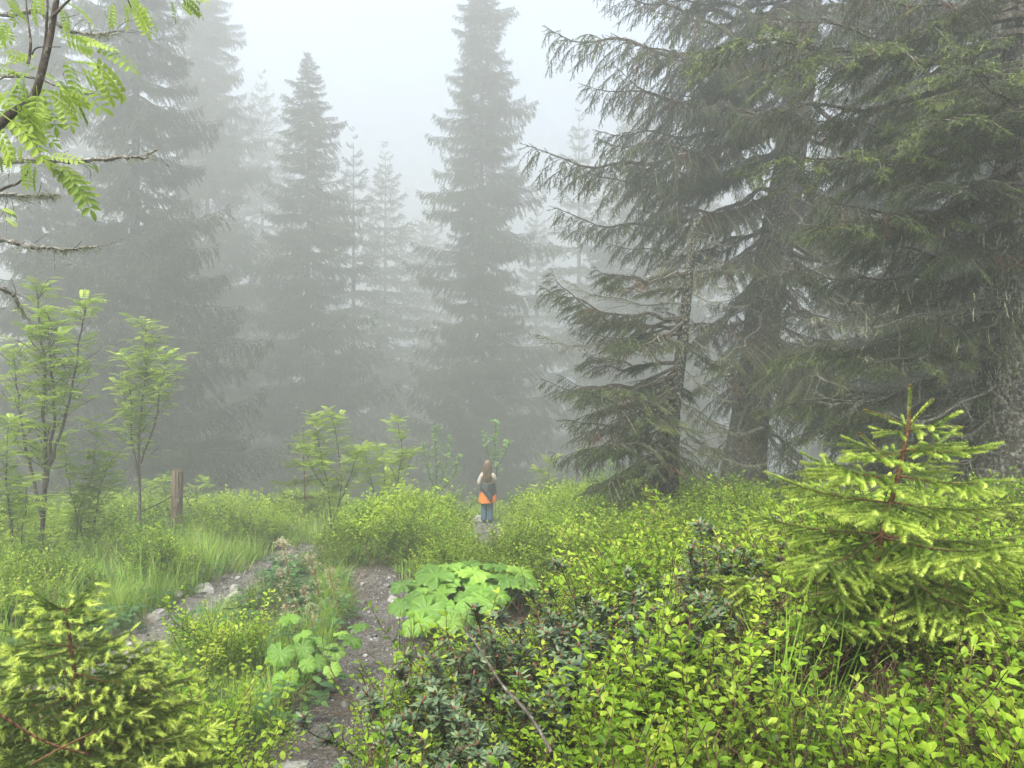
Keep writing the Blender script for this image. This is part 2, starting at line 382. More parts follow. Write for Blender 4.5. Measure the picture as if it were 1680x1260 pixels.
def spruce_branch(L, seed, lod='far', hang=.55, fill=1.0, dry=0.0, droop=.16, bare=.12, width=.42, young=.0):
    r = np.random.default_rng(seed); mb = MB()
    S = np.linspace(0, 1, 12); w1, w2 = r.uniform(-.06, .06, 2)
    droop = droop * r.uniform(.6, 1.3); pw = r.uniform(2.0, 3.4); q1, q2, q3, q4 = r.uniform(0, 6.28, 4); kn = .012 if lod == 'far' else .016
    def axis(s):
        s = np.asarray(s, float); e = np.clip(s * 6, 0, 1)
        return np.stack([L * s, L * (w1 * s * s + w2 * np.sin(s * 5) * .4 + e * kn * (np.sin(s * 17 + q1) + .6 * np.sin(s * 31 + q2))), L * (-droop * 1.6 * s + droop * 1.75 * s ** pw + e * kn * (np.sin(s * 13 + q3) + .6 * np.sin(s * 27 + q4)))], -1)
    S = np.linspace(0, 1, 22); rad = (.012 + .011 * L) * (1 - S * .93)
    mb.tube(axis(S), rad, 5, .5, 0)
    gap = {'near': .062, 'far': .09, 'tiny': .17}[lod]
    tl = {'near': (.07, .15), 'far': (.12, .24), 'tiny': (.2, .36)}[lod]
    tgap = {'near': .036, 'far': .058, 'tiny': .12}[lod]
    tr = {'near': .017, 'far': .042, 'tiny': .08}[lod]
    n2 = int(L * (1 - bare) / gap)
    P, D, Ln, Tn, Rd = [], [], [], [], []; S0, S1, SR = [], [], []
    side = 1
    for k in range(n2):
        s = bare + (1 - bare) * (k + r.uniform(.1, .9)) / n2
        side = -side
        l2 = (width * L * (1 - s) ** .7 * min(1, (s - bare) * 3.5 + .35) + .10) * r.uniform(.55, 1.2); l2 = min(l2, 1.25)
        if r.random() > fill: continue
        isdry = r.random() < dry
        p0 = axis(s); an = R(62 - 26 * s + r.uniform(-12, 12)) * side
        d2 = np.array([math.cos(an), math.sin(an), r.uniform(-.1, .12)]); hg = hang * r.uniform(.5, 1.4)
        def sec(t): return p0 + d2 * l2 * t * (1 - .22 * hg * t) + np.array([0, 0, -1]) * (hg * l2 * .62 * t ** 1.7)
        m = 4; tt = np.linspace(0, 1, m + 1)
        pts = [sec(t) for t in tt]
        for a, b in zip(pts[:-1], pts[1:]): S0.append(a); S1.append(b); SR.append(.0035 + .003 * l2)
        nt = max(2, int(l2 / tgap)) if not isdry else max(1, int(l2 / tgap / 2.5))
        for j in range(nt):
            t = .12 + .88 * (j + r.uniform(0, 1)) / nt; q = sec(t)
            tang = sec(min(t + .05, 1.05)) - sec(t - .02); tang /= np.linalg.norm(tang) + 1e-9
            sd = np.cross(tang, [0, 0, 1.]); sd /= np.linalg.norm(sd) + 1e-9
            for sg in (-1, 1):
                if r.random() < .12: continue
                dn = r.uniform(.1, .55 + hang * 1.3)
                d = tang * r.uniform(.5, 1) + sd * sg * r.uniform(.45, .95) + np.array([0, 0, -dn])
                P.append(q); D.append(d); Ln.append(r.uniform(*tl) * (1.1 - .35 * t) * (1 + .5 * (dn > 1)))
                Tn.append((.16 + .5 * t * r.uniform(.3, 1) + .12 * s + (young * r.uniform(.2, 1) if t > .7 else 0)) if not isdry else -1)
        P.append(sec(.97)); D.append(sec(1.0) - sec(.9)); Ln.append(tl[1] * .8); Tn.append(.55 + young * .5 if not isdry else -1)
    for s in np.arange(bare + .05, 1.0, tgap * .8):
        q = axis(s)
        for sg in (-1, 1):
            P.append(q); D.append(np.array([.8, sg * r.uniform(.3, .9), r.uniform(-.2, .45)])); Ln.append(r.uniform(*tl) * .9); Tn.append(r.uniform(.2, .6) + young * .3 * (s > .8))
    P.append(axis(.985)); D.append(axis(1.) - axis(.95)); Ln.append(tl[1]); Tn.append(.7)
    P = np.array(P); D = np.array(D); Ln = np.array(Ln); Tn = np.array(Tn)
    mb.segs(S0, S1, np.array(SR), np.array(SR) * .6, .5, 0)
    T = {'near': TW_NEAR, 'far': TW_FAR, 'tiny': TW_TINY}[lod]
    pick = r.integers(0, len(T), len(P)); roll = r.uniform(0, 6.28, len(P))
    Mx = frames(D, roll, Ln, tr)
    green = Tn >= 0
    for q in range(len(T)):
        g = (pick == q) & green; mb.stamp(T[q], Mx[g], P[g], Tn[g], 1)
        g = (pick == q) & ~green
        if g.any(): mb.stamp(T[q], Mx[g], P[g], r.uniform(0, 1, g.sum()), 2)
    if lod == 'near':
        bare_t = r.random(len(P)) < .25
        e = P + norm(D) * Ln[:, None]; mb.segs(P[bare_t], e[bare_t], .002, .001, .5, 0)
    return mb, float(axis(1.)[2]), float(axis(1.)[1])
def dead_branch(L, seed, lichen=False):
    r = np.random.default_rng(seed); mb = MB()
    w1, w2 = r.uniform(-.08, .08, 2)
    def axis(s):
        s = np.asarray(s, float)
        return np.stack([L * s, L * (w1 * s * s + w2 * np.sin(s * 6) * .4), L * (-.16 * s + .17 * s ** 3 + .015 * np.sin(s * 14))], -1)
    S = np.linspace(0, 1, 12); mb.tube(axis(S), (.008 + .006 * L) * (1 - S * .9), 5, .5, 0)
    S0, S1, RR = [], [], []
    def rec(p, d, l, lev):
        steps = 4
        for k in range(steps):
            d = d + r.normal(0, .16, 3) + np.array([0, 0, -.05]); d /= np.linalg.norm(d)
            q = p + d * l / steps; S0.append(p); S1.append(q); RR.append(.0042 / (lev + .6)); p = q
            if lev < 2 and r.random() < .75:
                e = d + r.normal(0, .55, 3); rec(p, e / np.linalg.norm(e), l * r.uniform(.3, .55), lev + 1)
    for k in range(int(L * 9)):
        s = r.uniform(.12, 1); an = r.choice([-1, 1]) * R(r.uniform(30, 70))
        rec(axis(s), np.array([math.cos(an), math.sin(an), r.uniform(-.4, .25)]), L * .3 * (1.15 - s) * r.uniform(.5, 1.2) + .05, 0)
    mb.segs(S0, S1, np.array(RR), np.array(RR) * .7, .5, 0)
    if lichen:
        k = int(L * 150); s = r.uniform(.03, 1, k); p = axis(s) + r.normal(0, .012, (k, 3))
        d = np.stack([r.normal(0, .5, k), r.normal(0, .5, k), -np.abs(r.normal(.5, .5, k))], -1)
        mb.stamp(TW_TINY[0], frames(d, r.uniform(0, 6, k), r.uniform(.015, .07, k), .012), p, r.uniform(0, 1, k), 1)
    return mb, float(axis(1.)[2]), float(axis(1.)[1])

BR = {}
def add_variants(key, L, seeds, mats, fn=spruce_branch, **kw):
    lst = []
    for s in seeds:
        mb, tz, ty = fn(L, s, **kw); lst.append((mb.mesh('branch', mats), L, tz, ty))
    BR[key] = lst
FM = [M_TWIG, M_NEEDLE, M_DRYNEEDLE]; NM = [M_TWIG, M_NEEDLE_NEAR, M_DRYNEEDLE]
add_variants('far_long', 3.6, (1, 2, 3, 4), FM, lod='far', hang=1.0, width=.48)
add_variants('far_mid', 2.0, (5, 6, 7), FM, lod='far', hang=.5)
add_variants('far_short', .9, (8, 9), FM, lod='far', hang=.25)
add_variants('near_long', 3.2, (11, 12, 13, 14), NM, lod='near', hang=.75, fill=.92, dry=.07, droop=.2, bare=.2, width=.42, young=.12)
add_variants('near_mid', 1.7, (15, 16, 17), NM, lod='near', hang=.45, fill=.85, dry=.1, droop=.18, bare=.2, young=.12)
add_variants('near_young', 2.6, (18, 19, 20), NM, lod='near', hang=.35, fill=.95, dry=.0, droop=.16, bare=.3, width=.46, young=.38)  # greener variant: more young yellow-green tips on the twigs
add_variants('near_dry', 1.9, (21, 22), NM, lod='near', hang=.5, fill=.8, dry=.6, droop=.22, bare=.2)
add_variants('tiny_long', 3.6, (31, 32), FM, lod='tiny', hang=.7)
add_variants('tiny_short', 1.3, (33, 34), FM, lod='tiny', hang=.35)
add_variants('dead', 1.8, (41, 42, 43), [M_DEADTWIG], fn=dead_branch)
add_variants('dead_lichen', 2.0, (44, 45, 46), [M_DEADTWIG, M_LICHEN], fn=dead_branch, lichen=True)

def add_whorls(key, src, seeds, n=6):
    lst = []
    for sd in seeds:
        r = random.Random(sd); mb = MB(); az = r.uniform(0, 6)
        for i in range(n):
            me, L, tz, ty = BR[src][i % len(BR[src])]
            V = np.empty(len(me.vertices) * 3, np.float32); me.vertices.foreach_get('co', V)
            Fc = np.empty(len(me.polygons) * 3, np.int32); me.loops.foreach_get('vertex_index', Fc)
            mi = np.empty(len(me.polygons), np.int32); me.polygons.foreach_get('material_index', mi)
            t = np.empty(len(me.vertices), np.float32); me.attributes['tint'].data.foreach_get('value', t)
            az += 6.283 / n + r.uniform(-.3, .3); M = np.array(Matrix.Rotation(az, 3, 'Z') @ Matrix.Rotation(R(r.uniform(-9, 9)), 3, 'Y')) * r.uniform(.5, 1.15)
            P = np.array([0, 0, r.uniform(-.06, .06) * L]); k = mb.n
            mb.v.append(V.reshape(-1, 3) @ M.T + P); mb.f.append(Fc.reshape(-1, 3) + k); mb.t.append(t); mb.m.append(mi); mb.n += len(V) // 3
        lst.append((mb.mesh('branch_whorl', FM), BR[src][0][1]))
    BR[key] = lst
add_whorls('whorl_long', 'far_long', (1, 2, 3)); add_whorls('whorl_mid', 'far_mid', (4, 5, 6)); add_whorls('whorl_short', 'far_short', (7, 8), 5)

def place_branch(root, A, B, key, v=None, roll=0.0, name='branch', lab=None):
    """a branch of this kind from A to B (world points)"""
    me, L, tz, ty = random.choice(BR[key]) if v is None else BR[key][v % len(BR[key])]
    A = Vector([float(c) for c in A]); B = Vector([float(c) for c in B]); c0 = Vector((L, ty, tz)); d = B - A
    s = d.length / c0.length
    az = math.atan2(d.y, d.x) - math.atan2(ty, L)
    e1 = math.atan2(d.z, math.hypot(d.x, d.y)); e0 = math.atan2(tz, math.hypot(L, ty))
    o = link(name, me, root, A - root.location, None, s)
    o.rotation_mode = 'XYZ'; o.rotation_euler = (roll, -(e1 - e0), az)
    if lab: o['label'] = lab
    return o

def trunk_mesh(pts, rad, mat, sides=14, jag=.035, sub=4):
    pts = np.asarray(pts, float); n = len(pts); t = np.linspace(0, n - 1, (n - 1) * sub + 1)
    P = np.stack([np.interp(t, np.arange(n), pts[:, k]) for k in range(3)], -1); Rr = np.interp(t, np.arange(n), rad)
    mb = MB(); mb.tube(P, Rr, sides, .5, 0, jag); return mb.mesh('trunk', [mat], True)
def interp_path(pts, z):
    pts = np.asarray(pts, float)
    return np.array([np.interp(z, pts[:, 2], pts[:, 0]), np.interp(z, pts[:, 2], pts[:, 1]), z])

def spruce(name, x, y, top, Rmax, label, tr=.3, seed=0, tier=.42, per=5, prof=.75, fam='far', zlow=None, lean=(0, 0), group=None, ragged=.25, maxn=290, droop=1.0, base_z=None, whorls=False):
    r = random.Random(seed); z0 = float(gh(x, y)) - .15 if base_z is None else base_z; H = top - z0
    root = thing(name, (x, y, z0), label, 'tree', group)
    pts = [(lean[0] * h / H, lean[1] * h / H, h) for h in (0, .4, 1.2, H * .3, H * .6, H * .85, H)]
    link('trunk', trunk_mesh(pts, [tr * 1.5, tr * 1.15, tr, tr * .78, tr * .46, tr * .18, .012], M_BARK), root)
    if not whorls: tier = max(tier, H * per / 315.0)
    h = H * .995; az = r.uniform(0, 6.28); n = 0; zlow = .9 if zlow is None else zlow
    while h > zlow and n < maxn:
        f = (H - h) / H; rad = Rmax * min(1, (f / .86)) ** prof * (1 - .1 * max(0, f - .85) / .15)
        k = per if f > .05 else 4
        if whorls:
            ll = max(.2, rad * r.uniform(1 - ragged, 1 + ragged * .4)); ky = 'whorl_long' if ll > 2.4 else 'whorl_mid' if ll > 1.1 else 'whorl_short'
            me, L = r.choice(BR[ky]); s = ll / L; tl = (24 - 40 * min(1, f * 2.6) * droop - 12 * f * droop)
            o = link('branch_whorl', me, root, (lean[0] * h / H, lean[1] * h / H, h), (r.gauss(0, .07), r.gauss(0, .07), r.uniform(0, 6.28)), (s * r.uniform(.8, 1.15), s * r.uniform(.8, 1.15), s * r.uniform(.85, 1.2)))
            # whorls lift near the tip of the tree and hang lower down: taper of the cone
            o.scale.z = s * (1.0 + .5 * max(0, .4 - f)); n += 1; k = 0
        for i in range(k):
            az += 6.283 / k + r.uniform(-.35, .35)
            ll = max(.16, rad * r.uniform(1 - ragged * 1.3, 1 + ragged * .6))
            if r.random() < .06: continue
            ky = '_long' if ll > 2.3 else '_mid' if ll > 1.15 else '_short'
            me, L, tz, ty = r.choice(BR[fam + ky] if fam + ky in BR else BR[fam + '_long'])
            pitch = R(38 - 44 * min(1, f * 2.6) * droop - 14 * f * droop + r.uniform(-7, 7))
            hh = h + r.uniform(-.5, .5) * tier * .6
            o = link('branch', me, root, (lean[0] * hh / H, lean[1] * hh / H, hh), None, ll / L)
            o.rotation_euler = (r.uniform(-.12, .12), -pitch, az); n += 1
        h -= tier * (.45 + .75 * min(1, f * 3)) * r.uniform(.8, 1.2)
        az += r.uniform(.4, 1.2)
    return root

# crown of a far tree: one joined mesh
def far_crown(H, Rmax, seed, tier=.42, per=6, prof=.72):
    r = random.Random(seed); mb = MB(); h = H; az = 0
    base = {}
    for k in ('tiny_long', 'tiny_short'):
        base[k] = []
        for me, L, tz, ty in BR[k]:
            V = np.empty(len(me.vertices) * 3, np.float32); me.vertices.foreach_get('co', V)
            Fc = np.empty(len(me.polygons) * 3, np.int32); me.loops.foreach_get('vertex_index', Fc)
            t = np.empty(len(me.vertices), np.float32); me.attributes['tint'].data.foreach_get('value', t)
            base[k].append((V.reshape(-1, 3), Fc.reshape(-1, 3), t, L))
    while h > 2.0:
        f = (H - h) / H; rad = Rmax * min(1, f / .85) ** prof
        for i in range(per if f > .06 else 3):
            az += 6.283 / per + r.uniform(-.3, .3); ll = max(.2, rad * r.uniform(.62, 1.15))
            V, Fc, t, L = r.choice(base['tiny_long' if ll > 2.0 else 'tiny_short'])
            M = Matrix.Rotation(az, 3, 'Z') @ Matrix.Rotation(-R(36 - 52 * min(1, f * 2.5)), 3, 'Y')
            mb.stamp((V, Fc, t), np.array(M)[None] * ll / L, np.array([[0, 0, h]]), [0.0], 0)
        h -= tier * (.5 + .7 * min(1, f * 3)) * r.uniform(.8, 1.2)
    return mb.mesh('crown', [M_NEEDLE])
# ------------------------------------------------------------------ the forest
# (x, y, top z, radius) from the photograph: middle distance spruces
def at_px(px, y): return (px - 840) / F * y
def top_px(py, y): return 1.6 - (py - 630) / F * y
spruce('spruce_tree', at_px(790, 52), 52, top_px(-110, 52), 7.6, 'tall narrow spruce in the middle of the fog, straight behind the child', .36, 3, .46, 5, .62, ragged=.32, zlow=.3, whorls=True)
spruce('spruce_tree', at_px(215, 33), 33, top_px(-190, 33), 6.6, 'broad dark spruce with hanging branches behind the rowans and the wooden post', .4, 4, .42, 5, .55, ragged=.35, lean=(.3, 0), whorls=True)
spruce('spruce_tree', at_px(340, 56), 56, top_px(-80, 56), 7.4, 'pale tall spruce half hidden behind the broad dark spruce on the left', .36, 5, .5, 5, .5, ragged=.3, whorls=True)
spruce('spruce_tree', at_px(505, 50), 50, top_px(82, 50), 7.0, 'spruce with a thin double tip, left of the small fog-faded tops', .3, 6, .46, 5, .62, ragged=.32, whorls=True)
spruce('spruce_tree', at_px(60, 36), 36, top_px(-200, 36), 5.4, 'spruce at the far left edge behind the leafy rowan trees', .36, 8, .5, 5, .5, ragged=.3, whorls=True)
# far trees, one shared crown in three shapes
CROWNS = [(far_crown(20, 3.6, 1), 20), (far_crown(20, 4.4, 2), 20), (far_crown(20, 3.0, 3, .6), 20)]
FAR_TR = MB(); FAR_TR.tube([(0, 0, -3), (0, 0, 8), (0, 0, 19.6)], [.26, .16, .008], 7); FAR_TR = FAR_TR.mesh('trunk', [M_BARK], True)
FAR = [(632, 235, 44, 0, 1.0, 'small pointed faded spruce top between the double-tipped and the tallest middle spruce'),
       (580, 215, 38, 2, 1.0, 'slim faded spruce top leaning against the double-tipped spruce'),
       (950, 170, 42, 2, 1.1, 'very pale slim spruce top just right of the tallest middle spruce'),
       (1052, 120, 38, 1, 1.1, 'very pale spruce top seen through the tips of the big old spruce'),
       (880, 330, 52, 0, 1.0, 'faint far spruce low behind the tallest middle spruce'),
       (700, 330, 56, 1, 1.0, 'faint far spruce filling the gap left of the tallest middle spruce'),
       (1000, 330, 48, 0, 1.1, 'faint far spruce low behind the pale slim tops'),
       (1130, 210, 44, 1, 1.2, 'faded spruce behind the branches of the big old spruce'),
       (1420, 60, 34, 0, 1.2, 'grey faded spruce behind the old spruces on the right side'),
       (1600, 120, 40, 1, 1.3, 'grey faded spruce seen in the gap at the right edge'),
       (430, 120, 46, 1, 1.1, 'faint spruce between the pale tall and the double-tipped spruce'),
       (140, 60, 44, 0, 1.2, 'faint spruce behind the broad dark spruce at left'),
       (-120, 60, 40, 1, 1.2, 'faint spruce beyond the left edge trees'),
       (1800, 100, 42, 0, 1.3, 'faint spruce beyond the right edge trees')]
for i, (px, py, y, c, fat, lab) in enumerate(FAR):
    y *= 1.75; fat *= 1.25; x = at_px(px, y); z0 = float(gh(x, y)); H = top_px(py, y) - z0; me, h0 = CROWNS[c]
    root = thing('spruce_tree', (x, y, z0), lab, 'tree'); s = H / h0; s_w = min(s, 1.7) * fat
    for nm, m_ in (('trunk', FAR_TR), ('crown', me)):
        o = link(nm, m_, root, (0, 0, 0), (0, 0, i * 1.7), (s_w, s_w, s))
        if nm == 'crown': o['kind'] = 'stuff'
# big old spruce on the right, trunk 15 m away
def old_spruce():
    y0 = 15.0
    P = [pt(1214, 838, y0), pt(1222, 770, y0), pt(1230, 680, y0), pt(1247, 560, y0), pt(1268, 420, y0), pt(1292, 290, y0), pt(1312, 150, y0), pt(1324, 0, y0), pt(1332, -160, y0), pt(1338, -420, y0), pt(1342, -760, y0)]
    P = np.array(P); P[0][2] = gh(P[0][0], y0) - .3
    root = thing('spruce_tree', P[0], 'big old spruce with thick grey leaning trunk, right of the slim broken-topped one', 'tree')
    loc = np.array(root.location)
    link('trunk', trunk_mesh(P - loc, [.62, .42, .36, .335, .315, .3, .28, .26, .24, .17, .03], M_BARK_NEAR, 18, .05, 5), root)
    at = lambda py: interp_path(P, 1.6 - (py - 630) / F * y0)
    # branches with visible tips: (height on trunk px, tip px, tip py, tip depth)
    tips = [(20, 985, -30, 14.2), (70, 900, 48, 13.6), (95, 960, 140, 14.4), (130, 1010, 110, 13.2), (210, 868, 240, 13.2), (190, 980, 215, 15.2), (235, 1030, 270, 13.8), (250, 940, 262, 14.6), (330, 912, 342, 14.0), (300, 1050, 345, 13.0), (370, 1000, 400, 15.4), (380, 1080, 420, 13.0),
            (-60, 960, -90, 14.5), (-120, 1010, -150, 14), (-20, 1080, 20, 12.6), (40, 1130, 60, 12.4), (0, 1050, -20, 15.5), (150, 1120, 170, 12.4), (60, 1040, 90, 14.8), (-150, 1100, -120, 12.8)]
    for i, (ph, tx, ty, ty_) in enumerate(tips):
        A = at(ph - 10); place_branch(root, A, pt(tx, ty, ty_), 'near_long', i)
        B = pt(tx, ty, ty_); C = A + (B - A) * random.uniform(.6, .8) + np.array([0, random.choice([-1, 1]) * .7, random.uniform(-.5, 0)])
        place_branch(root, A, C, 'near_long', i + 1)
    r = random.Random(5); z = P[0][2] + 3.6
    while z < P[-1][2] - .5:
        for k in range(3):
            az = r.uniform(-1.5, 2.4) if r.random() < .7 else r.uniform(0, 6.28)
            f = (P[-1][2] - z) / (P[-1][2] - P[0][2]); ll = 4.4 * min(1, f * 1.5) ** .7 * r.uniform(.6, 1.1)
            A = interp_path(P, z + r.uniform(-.2, .2)); d = np.array([math.cos(az), math.sin(az) * .9, -.28 + .5 * (1 - min(1, f * 1.6)) + r.uniform(-.1, .1)])
            if d[0] < 0 and abs(d[1]) < .6: continue
            place_branch(root, A, A + d * ll, 'near_long' if ll > 1.8 else 'near_mid')
        z += .72
    for k in range(16):
        A = at(r.uniform(430, 720)); az = r.uniform(0, 6.28); ll = r.uniform(1.2, 2.2)
        place_branch(root, A, A + np.array([math.cos(az), math.sin(az), r.uniform(-.45, -.1)]) * ll, 'dead', name='dead_branch')
    for ph, tx, ty, td, ky in [(520, 1130, 520, 13.4, 'near_mid'), (560, 1340, 640, 13, 'near_long'), (600, 1300, 700, 13.4, 'near_mid'), (470, 1400, 520, 13, 'near_long'), (430, 1440, 600, 12.5, 'near_long'), (560, 1150, 640, 13.6, 'near_mid'), (620, 1180, 760, 13.7, 'near_mid'), (640, 1330, 790, 13.5, 'near_mid'),
                               (520, 1420, 700, 13.5, 'near_long'), (480, 1180, 600, 12.8, 'near_long'), (400, 1380, 420, 12.6, 'near_long'), (350, 1440, 380, 13.4, 'near_long'), (420, 1160, 500, 14.8, 'near_long'), (660, 1390, 800, 13.6, 'near_mid')]:
        place_branch(root, at(ph), pt(tx, ty, td), ky)
    return root
old_spruce()

# slim broken-topped spruce, 11 m
def slim_spruce():
    y0 = 11.0
    P = np.array([pt(1095, 822, y0), pt(1098, 780, y0), pt(1104, 700, y0), pt(1112, 620, y0), pt(1120, 560, y0), pt(1127, 480, y0), pt(1134, 410, y0), pt(1140, 362, y0)])
    P[0][2] = gh(P[0][0], y0) - .2
    root = thing('spruce_tree', P[0], 'slim spruce with a bare broken top and pale lichen, left of the big old spruce', 'tree')
    loc = np.array(root.location)
    link('trunk', trunk_mesh(P - loc, [.2, .14, .095, .082, .075, .068, .055, .02], M_BARK_LICHEN, 12, .09, 6), root)
    at = lambda py: interp_path(P, 1.6 - (py - 630) / F * y0)
    for ph, tx, ty, td, ky in [(452, 978, 440, 10.6, 'near_mid'), (470, 1000, 470, 11.6, 'near_mid'), (520, 888, 470, 10.4, 'near_long'), (530, 940, 530, 11.4, 'near_long'), (545, 990, 560, 10.2, 'near_mid'), (600, 888, 622, 10.4, 'near_long'), (590, 950, 600, 11.4, 'near_mid'), (610, 960, 640, 9.9, 'near_mid'),
                               (640, 925, 690, 10.4, 'near_dry'), (630, 960, 670, 10.9, 'near_dry'), (660, 945, 700, 9.8, 'near_dry'), (650, 1010, 640, 9.6, 'near_young'), (660, 905, 742, 10.3, 'near_long'), (680, 950, 745, 9.8, 'near_young'), (735, 980, 790, 9.2, 'near_mid'),
                               (745, 880, 868, 9.3, 'near_dry'), (700, 1000, 730, 9.1, 'near_young'), (640, 1190, 700, 10.2, 'near_mid'), (690, 1180, 740, 10.0, 'near_mid'), (720, 1200, 800, 10, 'near_mid'), (560, 1180, 600, 11.5, 'near_mid'), (660, 1060, 680, 9.4, 'near_young'), (710, 1060, 760, 9.3, 'near_mid'), (600, 1050, 640, 12.2, 'near_mid'), (690, 1010, 700, 12.3, 'near_long'), (560, 1040, 520, 12.3, 'near_mid')]:
        place_branch(root, at(ph), pt(tx, ty, td), ky)
        if ky != 'near_dry' and ph < 640: place_branch(root, at(ph + random.uniform(-25, 25)), pt(tx + random.uniform(8, 55), ty + random.uniform(-28, 34), td + random.choice([-.6, .6])), ky)
    for ph, tx, ty, td in [(548, 880, 548, 10.5), (500, 930, 460, 10.7), (390, 1210, 400, 11), (430, 1220, 440, 11), (480, 1230, 500, 10.8), (400, 1080, 430, 11), (560, 1040, 580, 10.6), (600, 1210, 660, 10.8), (720, 1260, 760, 10.4), (700, 1250, 700, 10.8), (730, 1210, 830, 10.2), (375, 1180, 385, 11.2), (420, 1060, 450, 11.6), (740, 1000, 850, 10.2), (450, 1200, 470, 11.5), (540, 1200, 590, 10.5)]:
        place_branch(root, at(ph), pt(tx, ty, td), 'dead_lichen', name='dead_branch')
slim_spruce()

# huge near spruce at the right edge, 8 m
def edge_spruce():
    y0 = 8.2
    P = np.array([pt(1650, 930, y0), pt(1656, 880, y0), pt(1668, 760, y0), pt(1684, 640, y0), pt(1694, 480, y0), pt(1704, 300, y0), pt(1716, 100, y0), pt(1720, -200, y0), pt(1720, -700, y0), pt(1720, -1300, y0)])
    P[0][2] = gh(P[0][0], y0) - .3
    root = thing('spruce_tree', P[0], 'huge near spruce at the right edge with a rough dark flaring trunk', 'tree')
    loc = np.array(root.location)
    link('trunk', trunk_mesh(P - loc, [.78, .6, .5, .46, .43, .41, .39, .36, .2, .03], M_BARK_NEAR, 26, .045, 10), root)
    at = lambda py: interp_path(P, 1.6 - (py - 630) / F * y0)
    L_ = [(10, 1150, 85, 7.6, 'near_young'), (40, 1290, 100, 7.2, 'near_young'), (-30, 1250, 20, 7.8, 'near_long'), (-80, 1380, -40, 7.4, 'near_long'), (60, 1400, 60, 8.8, 'near_long'), (110, 1470, 130, 6.9, 'near_young'), (150, 1560, 110, 6.3, 'near_young'), (170, 1540, 190, 6.2, 'near_young'), (200, 1600, 60, 6.0, 'near_young'), (190, 1460, 240, 7.0, 'near_young'),
          (215, 1240, 262, 7.4, 'near_young'), (240, 1330, 300, 7.1, 'near_long'), (230, 1300, 250, 8.4, 'near_long'), (300, 1330, 370, 7.2, 'near_young'), (320, 1400, 400, 7.6, 'near_long'), (340, 1460, 350, 8.6, 'near_long'), (280, 1500, 300, 6.6, 'near_young'), (90, 1200, 180, 8.6, 'near_long'), (130, 1310, 190, 8.4, 'near_long'),
          (400, 1420, 470, 8.4, 'near_long'), (450, 1350, 560, 8.0, 'near_young'), (500, 1270, 590, 8.4, 'near_young'), (520, 1410, 600, 7.6, 'near_young'), (560, 1380, 690, 8.3, 'near_mid'), (600, 1300, 720, 8.6, 'near_young'), (630, 1400, 780, 8.6, 'near_mid'), (480, 1500, 520, 7.4, 'near_long'), (540, 1490, 640, 8.8, 'near_long'), (420, 1300, 430, 8.8, 'near_long'),
          (610, 1270, 790, 8.8, 'near_mid'), (350, 1560, 420, 7.0, 'near_mid'), (560, 1250, 670, 9.2, 'near_young'), (660, 1450, 840, 8.6, 'near_mid'), (0, 1500, -60, 6.8, 'near_young'), (-120, 1300, -160, 8.0, 'near_long'), (60, 1620, 200, 6.4, 'near_young')]
    for i, (ph, tx, ty, td, ky) in enumerate(L_):
        A = at(ph); B = pt(tx, ty, td)
        place_branch(root, A, B, ky, i)
    r = random.Random(9)
    for k in range(20):
        A = at(r.uniform(380, 760)); tx, ty = r.uniform(1330, 1570), 0
        B = pt(tx, 0, r.uniform(7.4, 9.4)); B[2] = A[2] + r.uniform(-.9, -.1)
        place_branch(root, A, B, 'dead' if k % 3 else 'dead_lichen', name='dead_branch')
    for k in range(26):
        A = at(r.uniform(-1100, 200)); az = r.uniform(-1.4, 2.2); ll = r.uniform(2, 3.6)
        place_branch(root, A, A + np.array([math.cos(az), math.sin(az), r.uniform(-.35, 0)]) * ll, 'near_long')
edge_spruce()
spruce('spruce_tree', at_px(1480, 19), 19, top_px(-420, 19), 4.4, 'dark spruce standing between and behind the big old and the huge edge spruce', .34, 21, .55, 5, .5, ragged=.35, fam='far', zlow=.8, whorls=True)
spruce('spruce_tree', at_px(1640, 23), 23, top_px(-300, 23), 4.4, 'greyish spruce far behind the huge right edge trunk', .34, 22, .7, 5, .5, ragged=.35, fam='far', zlow=.8, whorls=True)

# beard lichen: pale threads hanging from trunks and inner branches
def beard(root, pts, n, seed, spread, ln=.12):
    r = np.random.default_rng(seed); pts = np.asarray(pts, float) - np.array(root.location)
    f = r.uniform(0, len(pts) - 1.001, n); i = f.astype(int); g = (f - i)[:, None]; P = pts[i] * (1 - g) + pts[i + 1] * g
    P = P + r.normal(0, 1, (n, 3)) * np.array([spread, spread, .05]); mb = MB()
    D = np.stack([r.normal(0, .25, n), r.normal(0, .25, n), -np.ones(n)], -1)
    for q in range(2): g_ = r.integers(0, 2, n) == q; mb.stamp(TW_TINY[q], frames(D[g_], r.uniform(0, 6, g_.sum()), ln * r.uniform(.3, 1.3, g_.sum()), .012), P[g_], r.uniform(0, 1, g_.sum()))
    o = mb.obj('beard_lichen', [M_LICHEN], root); o['kind'] = 'stuff'
_t = {o['label'][:4]: o for o in bpy.data.objects if o.get('label') and o.get('category') == 'tree'}
for lab, args in (('slim', [([pt(1120, 560, 11), pt(1140, 362, 11)], 420, .05, .05), ([pt(1112, 620, 10.9), pt(1136, 400, 10.9)], 260, .22, .10)]),
                  ('big ', [([pt(1238, 620, 14.6), pt(1320, 60, 14.6)], 420, .55, .22)]),
                  ('huge', [([pt(1640, 700, 7.9), pt(1650, 380, 7.9)], 420, .10, .07), ([pt(1500, 560, 7.6), pt(1650, 300, 7.6)], 200, .4, .14)])):
    for k, (P_, n_, sp_, l_) in enumerate(args): beard(_t[lab], P_, n_, 60 + k, sp_, l_)

